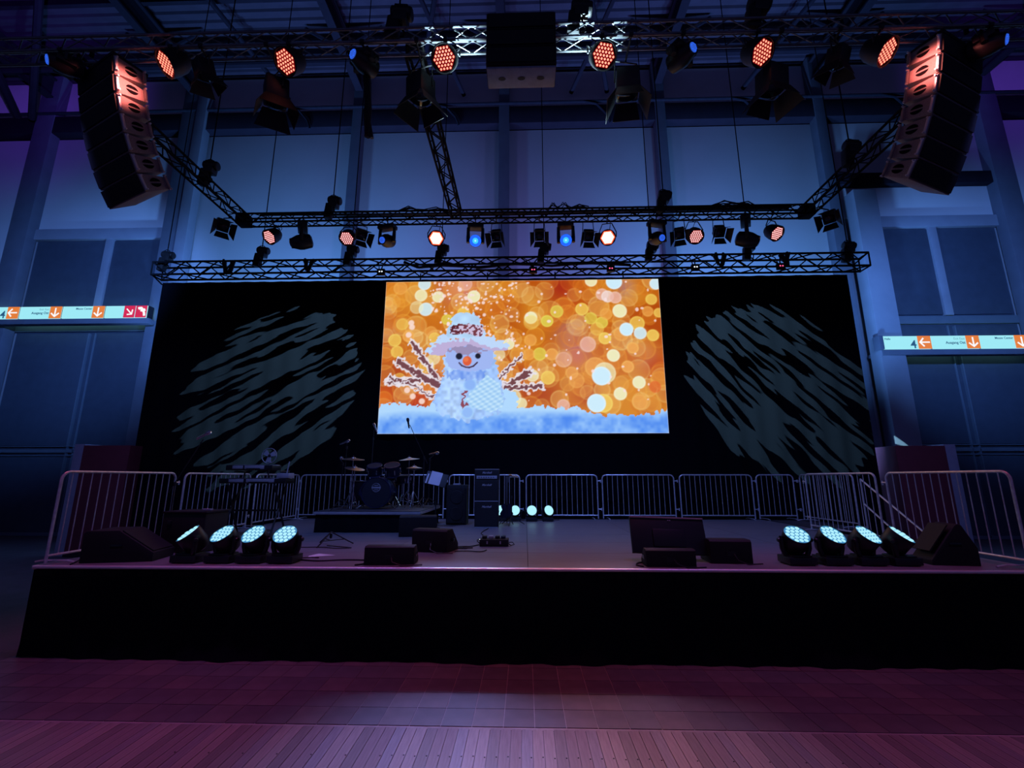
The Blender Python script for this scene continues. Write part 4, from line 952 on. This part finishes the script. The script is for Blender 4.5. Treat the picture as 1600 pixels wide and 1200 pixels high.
# ------------------------------------------------------------------ drum kit
rs = empty('drum_riser', (-2.95, 9.95, SZ)); tag(rs, 'low black drum riser with plywood top', 'riser')
MB().box((0, 0, .385), (2.04, 2.04, .03)).build('riser_top', 'riser_ply', rs, bevel=.004)
MB().box((0, 0, .36), (2.06, 2.06, .05)).build('riser_rim', 'keys_grey', rs, bevel=.004)
cl = cloth(-1.0, 1.0, -1.0, .005, .34, .012, .3); cl.build('riser_skirt', 'skirt_cloth', rs)
cloth(-1.0, 1.0, .985, .005, .34, .012, .3, 'y').build('riser_skirt', 'skirt_cloth', rs)
cloth(-1.0, 1.0, -1.0, .005, .34, .012, .3, 'y').build('riser_skirt', 'skirt_cloth', rs)
for sx in (-.85, .85):
    for sy in (-.85, .85): MB().path([(sx, sy, 0), (sx, sy, .35)], .03).build('leg', 'alu', rs)
ZD = SZ + .40
def drum(name, loc, axis, r, l, label, legs=None, hoop='drum_blue', head='drum_head', cat='drum'):
    root = empty(name, loc); tag(root, label, cat, 'drums of the kit')
    M = aimM((0, 0, 0), axis)
    MB().lathe([(r * .99, -l / 2), (r, -l / 2 + .01), (r, l / 2 - .01), (r * .99, l / 2)], 32, M).build('shell', 'drum_blue', root)
    for s in (-1, 1):
        MB().lathe([(r * .96, 0), (r * .96, .004)], 32, M @ Matrix.Translation((0, 0, s * (l / 2 + .002)))).build('drum_head', head, root)
        MB().path([(r * 1.015 * math.cos(R(a)), r * 1.015 * math.sin(R(a)), s * l / 2) for a in range(0, 360, 12)], .012, 6, M, closed=True).build('hoop', hoop, root)
    for a in range(0, 360, 60):
        MB().box((r + .015, 0, 0), (.025, .02, l * .45), M @ Matrix.Rotation(R(a), 4, 'Z')).build('lug', 'chrome', root, bevel=.004)
    for p, q in (legs or ()): MB().path([p, q], .010, 6).build('leg', 'chrome', root)
    return root
bd = drum('bass_drum', (-2.98, 9.68, ZD + .33), (0, -1, 0), .30, .40, 'black bass drum with a round emblem at the front of the kit', [((-.22, -.05, -.2), (-.40, -.16, -.315)), ((.22, -.05, -.2), (.40, -.16, -.315))])
MB().path([(.085 * math.cos(R(a)) , -.208, .10 + .085 * math.sin(R(a))) for a in range(0, 360, 15)], .006, 6, closed=True).build('emblem_ring', 'letter_grey', bd)
MB().box((0, -.2065, .10), (.19, .004, .034)).build('emblem_band', 'letter_grey', bd)
for z in (.145, .055): MB().box((0, -.2065, z), (.09, .003, .012)).build('emblem_line', 'letter_grey', bd)
drum('rack_tom', (-3.15, 9.84, ZD + .79), (0, -.45, 1), .15, .20, 'dark blue rack tom over the bass drum, nearer the keyboards')
drum('rack_tom', (-2.77, 9.84, ZD + .79), (0, -.45, 1), .16, .22, 'dark blue rack tom over the bass drum, nearer the amplifiers')
drum('floor_tom', (-3.50, 10.05, ZD + .36), (0, -.05, 1), .21, .38, 'dark blue floor tom standing on three legs behind the bass drum', [((-.2, 0, .05), (-.24, 0, -.36)), ((.15, .15, .05), (.18, .19, -.36)), ((.13, -.17, .05), (.16, -.2, -.36))])
drum('snare_drum', (-2.66, 10.30, ZD + .60), (0, -.1, 1), .17, .15, 'dark snare drum on a folding stand beside the hi-hat', [((0, 0, -.08), (0, 0, -.35)), ((0, 0, -.33), (.25, .1, -.6)), ((0, 0, -.33), (-.2, .16, -.6)), ((0, 0, -.33), (0, -.26, -.6))])
th = empty('drum_throne', (-2.95, 10.62, ZD)); tag(th, 'round black drum throne behind the kit', 'stool')
MB().lathe([(.15, .46), (.17, .48), (.17, .54), (.15, .56)], 20).build('seat', 'black_case', th)
MB().path([(0, 0, .2), (0, 0, .48)], .016).build('post', 'chrome', th)
for a in (90, 210, 330): MB().path([(0, 0, .3), (.24 * math.cos(R(a)), .24 * math.sin(R(a)), .012)], .010, 6).build('leg', 'chrome', th)
def tripod(root, z0, r, h, m='chrome', rot=0):
    for a in (rot, rot + 120, rot + 240):
        c, s = math.cos(R(a)), math.sin(R(a))
        MB().path([(0, 0, z0 + h), (r * .75 * c, r * .75 * s, z0 + h * .28), (r * c, r * s, z0 + .012)], .010, 6).path([(0, 0, z0 + h * .35), (r * .6 * c, r * .6 * s, z0 + h * .42)], .007, 6).build('leg', m, root)
def cymbal(x, y, z, r, tx, ty, label, hihat=False, tr=.22):
    root = empty('cymbal_stand', (x, y, ZD)); tag(root, label, 'cymbal', 'cymbals of the kit')
    h = z - ZD
    MB().path([(0, 0, .1), (0, 0, h * .55), (0, 0, h - .02)], [.013, .013, .008], 8).lathe([(.02, 0), (.02, .05)], 10, Matrix.Translation((0, 0, h * .55))).build('pole', 'chrome', root)
    tripod(root, 0, tr, .36, rot=random.randint(0, 100))
    M = Matrix.Translation((0, 0, h)) @ Matrix.Rotation(R(tx), 4, 'X') @ Matrix.Rotation(R(ty), 4, 'Y')
    MB().lathe([(r, -.012), (r * .5, .006), (.05, .018), (.04, .032), (.008, .040), (.006, .037), (.04, .026), (.05, .012), (r * .5, .0), (r, -.016)], 32, M).build('cymbal_plate', 'cymbal_metal', root)
    if hihat: MB().lathe([(r, .004), (r * .5, -.012), (.05, -.022), (.008, -.04)], 32, M @ Matrix.Translation((0, 0, -.03))).build('cymbal_plate', 'cymbal_metal', root)
    MB().lathe([(.012, 0), (.012, .03)], 8, M @ Matrix.Translation((0, 0, .04))).build('wing_nut', 'chrome', root)
cymbal(-3.55, 9.62, 2.42, .23, 6, 4, 'higher crash cymbal on a chrome stand at the keyboard side of the kit', tr=.17)
cymbal(-3.40, 9.34, 2.22, .20, 8, 10, 'lower splash cymbal on a chrome stand at the keyboard side of the kit', tr=.12)
cymbal(-2.44, 9.95, 2.43, .22, 6, -4, 'higher ride cymbal on a chrome stand at the amplifier side of the kit')
cymbal(-2.24, 9.60, 2.24, .17, 2, 0, 'hi-hat on a chrome stand at the amplifier side of the kit', True)
# microphones
def mic(m, p, d, s=1.0):
    M = aimM(p, d)
    m.lathe([(.010 * s, -.16 * s), (.016 * s, -.14 * s), (.020 * s, -.02 * s), (.029 * s, .0), (.033 * s, .03 * s), (.026 * s, .055 * s), (.008 * s, .066 * s)], 12, M)
def mic_stand(x, y, zb, z1, boom, label, base_r=.30, head=None, m='black_paint', mm='chrome', has_mic=True):
    root = empty('microphone_stand', (x, y, zb)); tag(root, label, 'microphone stand', 'microphone stands')
    MB().path([(0, 0, .1), (0, 0, z1)], .011, 8).lathe([(.02, 0), (.02, .06)], 10, Matrix.Translation((0, 0, z1 - .05))).build('pole', m, root)
    tripod(root, 0, base_r, .2, m, rot=20)
    e = Vector((0, 0, z1))
    if boom:
        b = Vector(boom); e = Vector((0, 0, z1)) + b
        MB().path([Vector((0, 0, z1)) - b * .22, e], .008, 6).build('boom_arm', m, root)
        d = b
    else: d = Vector((.2, -1, .35))
    if has_mic:
        q = MB(); mic(q, e + Vector(d).normalized() * .10, head or d, 1.1); q.build('microphone', mm, root)
    return root
mic_stand(-5.35, 7.05, SZ, .95, (.28, .1, .68), 'leaning microphone stand above the side barrier at the keyboard end', head=(1, .1, .6))
mic_stand(-2.95, 7.32, SZ, .16, None, 'low folded microphone stand base on the floor in front of the riser', .34, has_mic=False)
mic_stand(-3.84, 9.95, ZD, 1.30, (.06, -.16, .06), 'microphone stand above the kit nearest the curtain pattern', .14, head=(1, -.2, .35))
mic_stand(-3.48, 10.6, ZD, 1.55, (.02, -.05, .18), 'tall microphone stand behind the kit beside the screen corner', head=(-.4, -.3, 1))
mic_stand(-2.22, 10.42, ZD, 1.10, (-.34, -.1, .72), 'boom microphone stand whose arm crosses the snow in the picture', head=(-.2, 0, 1), mm='black_paint')
mic_stand(-2.02, 10.1, ZD, 1.05, (.10, -.1, .06), 'microphone stand at the amplifier side of the kit', head=(.8, -.3, .1))
mic_stand(-3.62, 9.25, ZD, .92, (.04, -.15, .05), 'short microphone stand at the keyboard edge of the riser', head=(.3, -1, .3))
mic_stand(-.22, 10.45, SZ, .62, (.0, -.12, .35), 'small microphone stand on tripod in front of the small wash lights', .30, head=(-.6, -.4, .1))
# music stand
ms = empty('music_stand', (-1.79, 9.75, SZ)); tag(ms, 'black music stand with white sheets beside the drum riser', 'music stand')
MB().path([(0, 0, .02), (0, 0, .95)], .012).build('pole', 'black_paint', ms); MB().lathe([(.10, 0), (.10, .015), (.02, .03)], 18).build('base', 'black_paint', ms)
Md = Matrix.Translation((0, -.02, 1.0)) @ Matrix.Rotation(R(12), 4, 'Y') @ Matrix.Rotation(R(62), 4, 'X')
MB().box((0, 0, 0), (.46, .30, .012), Md).build('desk', 'black_paint', ms, bevel=.003)
MB().box((-.02, .01, .009), (.24, .30, .004), Md).build('sheet', 'paper_white', ms)
MB().box((-.19, -.03, .009), (.03, .22, .004), Md).build('sheet_edge', 'paper_white', ms)
pp = MB().add([(0, 0, 0), (.30, .16, 0), (.02, .28, 0), (-.03, .10, 0), (0, 0, .003), (.30, .16, .003), (.02, .28, .003), (-.03, .10, .003)], [(3, 2, 1, 0), (4, 5, 6, 7), (0, 1, 5, 4), (1, 2, 6, 5), (2, 3, 7, 6), (3, 0, 4, 7)]).build('paper_sheet', 'paper_white', loc=(-2.78, 6.22, SZ + .001))
tag(pp, 'loose white paper lying on the stage beside the wash lights', 'paper')

# ------------------------------------------------------------------ keyboards
ks = empty('keyboard_stand', (-4.80, 8.35, SZ)); tag(ks, 'two-tier black keyboard stand at the side of the stage', 'keyboard stand')
for s in (-1, 1):
    MB().path([(s * .45, -.25, .012), (s * .42, .2, .90)], .018).path([(s * .45, .28, .012), (s * .42, -.2, .90)], .018).build('leg', 'black_paint', ks)
    MB().path([(s * .42, .2, .9), (s * .42, .26, 1.16)], .015).path([(s * .42, .26, 1.14), (s * .42, -.06, 1.14)], .014).build('upper_arm', 'black_paint', ks)
MB().path([(-.44, .0, .45), (.44, .0, .45)], .016).build('cross_bar', 'black_paint', ks)
def keyboard(x, y, z, w, label, tilt=0):
    root = empty('keyboard', (x, y, z)); tag(root, label, 'keyboard', 'stacked keyboards')
    MB().box((0, 0, .05), (w, .32, .09)).build('keyboard_body', 'black_plastic', root, bevel=.012)
    MB().box((-w * .24, -.163, .055), (w * .22, .008, .055)).build('rear_panel', 'keys_grey', root, bevel=.002)
    MB().box((w * .12, -.163, .055), (w * .42, .008, .060)).build('rear_panel', 'keys_grey', root, bevel=.002)
    MB().box((w * .10, -.168, .03), (w * .30, .004, .014)).build('socket_row', 'black_paint', root)
    k = MB()
    for i in range(28): k.box((-w * .45 + i * w * .9 / 27, .09, .097), (w * .9 / 27 * .9, .13, .012))
    k.build('key_row', 'paper_white', root, kind='stuff')
keyboard(-4.82, 8.35, SZ + .92, 1.22, 'lower long keyboard seen from behind on the two-tier stand')
keyboard(-4.95, 8.42, SZ + 1.16, .86, 'upper shorter keyboard seen from behind on the two-tier stand')
kp = empty('expression_rack', (-4.28, 8.30, SZ + 1.02)); tag(kp, 'small grey rack unit on the end of the lower keyboard', 'rack unit')
MB().box((0, 0, .045), (.22, .2, .09)).build('unit_body', 'keys_grey', kp, bevel=.008)
MB().path([(.02, 0, .08), (.05, 0, .30)], .010, 6).build('antenna', 'keys_grey', kp)
# desk fan / headphones silhouette on the keyboards
fn = empty('desk_fan', (-5.05, 9.1, SZ)); tag(fn, 'pale round fan on a stand behind the keyboards', 'fan')
MB().path([(0, 0, .02), (0, 0, 1.38)], .014).lathe([(.16, 0), (.14, .03)], 16).build('stand_pole', 'black_paint', fn)
MB().path([(.15 * math.cos(R(a)), -.04, 1.46 + .15 * math.sin(R(a))) for a in range(0, 360, 20)], .008, 6, closed=True).build('guard_ring', 'keys_grey', fn)
for a in (30, 150, 270):
    MB().prism([(.02, -.03), (.12, -.07), (.13, .04), (.03, .03)], -.005, .005, Matrix.Translation((0, -.03, 1.46)) @ FRONT @ Matrix.Rotation(R(a), 4, 'Z')).build('blade', 'keys_grey', fn)
MB().lathe([(.03, 0), (.03, .09)], 12, Matrix.Translation((0, .05, 1.46)) @ FRONT).build('hub', 'black_paint', fn)

# ------------------------------------------------------------------ amplifiers
def amp(x, y, z, w, d, h, label, name, head=False):
    root = empty(name, (x, y, z)); tag(root, label, 'amplifier', 'amplifier stack')
    MB().box((0, 0, h / 2), (w, d, h)).build('cabinet', 'black_case', root, bevel=.012)
    if head:
        MB().box((0, -d / 2 - .004, h * .26), (w - .08, .012, h * .30)).build('control_panel', 'keys_grey', root, bevel=.002)
        for i in range(7): MB().lathe([(.011, 0), (.009, .014)], 10, Matrix.Translation((-w * .32 + i * w * .1, -d / 2 - .01, h * .26)) @ FRONT).build('knob', 'black_paint', root)
        text_part('lettering', 'Marshall', .060, 'letter_silver', root, upright(-.10, -d / 2 - .003, h * .62), .001, .35)
        MB().box((0, 0, h + .006), (w, d, .012)).build('top_edge', 'keys_grey', root, bevel=.004)
    else:
        MB().box((0, -d / 2 - .003, h / 2), (w - .05, .010, h - .05)).build('grille_cloth', 'grille', root)
        text_part('lettering', 'Marshall', .060, 'letter_silver', root, upright(-.10, -d / 2 - .010, h - .12), .001, .35)
        MB().box((0, -d / 2 - .004, .012), (w, .006, .014)).build('piping', 'keys_grey', root)
    for s in (-1, 1): MB().box((s * (w / 2 + .004), 0, h * .6), (.012, .12, .04)).build('handle', 'black_paint', root)
amp(-.74, 10.05, SZ, .50, .32, .53, 'bottom black guitar cabinet of the amplifier stack', 'guitar_cabinet')
amp(-.74, 10.05, SZ + .53, .50, .32, .45, 'upper black guitar cabinet of the amplifier stack', 'guitar_cabinet')
amp(-.74, 10.05, SZ + .98, .52, .26, .22, 'amplifier head with grey control strip on top of the stack', 'amplifier_head', True)
bc = empty('bass_cabinet', (-1.46, 10.65, SZ)); tag(bc, 'tall black bass cabinet between the riser and the amplifier stack', 'amplifier')
MB().box((0, 0, .44), (.46, .38, .86)).build('cabinet', 'black_case', bc, bevel=.015)
MB().box((0, -.195, .42), (.40, .012, .76)).build('grille_cloth', 'grille', bc)
MB().box((-.02, -.05, .885), (.16, .12, .03)).build('tuner_box', 'keys_grey', bc, bevel=.004)
for zc in (.24, .60): MB().lathe([(.15, 0), (.14, .012)], 24, Matrix.Translation((0, -.200, zc)) @ FRONT).build('speaker_cone', 'black_paint', bc)
gt = empty('guitar', (-.34, 10.62, SZ)); tag(gt, 'dark electric guitar on a stand beside the amplifier stack', 'guitar')
MB().prism([(-.13, .05), (0, .02), (.13, .05), (.15, .14), (.10, .22), (.14, .30), (.06, .36), (.0, .30), (-.06, .36), (-.13, .30), (-.10, .22), (-.15, .14)], -.02, .02, Matrix.Translation((0, 0, .10)) @ FRONT).build('guitar_body', 'drum_blue', gt, bevel=.006)
MB().box((0, -.01, .68), (.05, .025, .52)).build('neck', 'riser_ply', gt)
MB().box((0.01, -.005, .99), (.08, .02, .13)).build('headstock', 'riser_ply', gt, bevel=.008)
MB().path([(-.15, -.12, .012), (0, .06, .3), (.15, -.12, .012)], .010, 6).path([(0, .06, .3), (0, .22, .012)], .010, 6).build('guitar_rest', 'black_paint', gt)
pb = empty('pedal_board', (-.40, 7.34, SZ)); tag(pb, 'black pedal board box with cables on the middle of the stage', 'pedal board')
MB().box((0, 0, .055), (.44, .24, .10)).build('board_case', 'black_case', pb, bevel=.008)
for x in (-.1, .1): MB().box((x, -.122, .06), (.02, .008, .04)).build('latch', 'keys_grey', pb)
for i, x in enumerate((-.15, -.05, .05, .14)): MB().box((x, .02, .125), (.07, .11, .04)).build('pedal', ('black_paint', 'keys_grey', 'black_paint', 'drum_blue')[i], pb, bevel=.006)
MB().lathe([(.008, 0), (.006, .008)], 8, Matrix.Translation((-.215, -.10, .10))).build('status_lamp', 'spark_white', pb)
MB().path([(.22, 0, .05), (.28, .02, .05), (.31, 0, .02), (.26, -.05, .012), (.22, -.03, .04)], .007, 6).build('cable', 'cable_black', pb)
def cable(pts, r, label):
    p = [Vector(q) for q in pts]; out = []
    for i in range(len(p) - 1):
        a, b_, c, d = p[max(0, i - 1)], p[i], p[i + 1], p[min(len(p) - 1, i + 2)]
        for t in np.linspace(0, 1, 7)[:-1]:
            t = float(t); out.append(.5 * ((2 * b_) + (c - a) * t + (2 * a - 5 * b_ + 4 * c - d) * t * t + (3 * b_ - a - 3 * c + d) * t ** 3))
    out.append(p[-1]); base = p[0].copy()
    o = MB().path([q - base for q in out], r, 6).build('stage_cable', 'cable_black', loc=base); tag(o, label, 'cable', 'cables on the stage floor')
z = SZ + .009
cable([(-.64, 7.36, z), (-.75, 7.2, z), (-.95, 7.05, z), (-.78, 6.98, z), (-.98, 7.12, z), (-.8, 7.2, z), (-.92, 7.0, z), (-.70, 7.05, z)], .008, 'coil of black cable beside the pedal board')
cable([(-.60, 7.4, z), (-.72, 7.9, z), (-.62, 8.3, z), (-.75, 8.9, z), (-.68, 9.7, z)], .007, 'black cable winding from the pedal board to the amplifiers')
cable([(-.92, 6.72, z), (-.75, 6.75, z), (-.55, 6.70, z), (-.48, 6.85, z)], .007, 'short black cable trailing from the middle floor monitor')
cable([(-2.75, 5.98, z), (-2.5, 5.92, z), (-2.2, 6.0, z), (-1.9, 5.98, z)], .010, 'thick black cable from the wash lights to the low monitor')
cable([(-3.4, 7.0, z), (-3.0, 7.05, z), (-2.7, 6.95, z), (-2.5, 7.0, z), (-2.7, 7.1, z), (-2.95, 7.2, z)], .007, 'thin black cable looping round the low microphone stand')
cable([(4.5, 6.25, z), (4.7, 6.2, z), (5.0, 6.5, z), (5.4, 6.6, z)], .008, 'black cable by the corner monitor near the stairs')
cable([(1.46, 5.66, z), (1.40, 5.75, z), (1.46, 5.9, z), (1.55, 5.95, z)], .009, 'black cable looping off the stage edge at the flat screen')
cable([(-1.95, 5.66, z), (-1.88, 5.72, z), (-1.84, 5.85, z)], .010, 'black cable bundle at the stage edge by the low monitor')
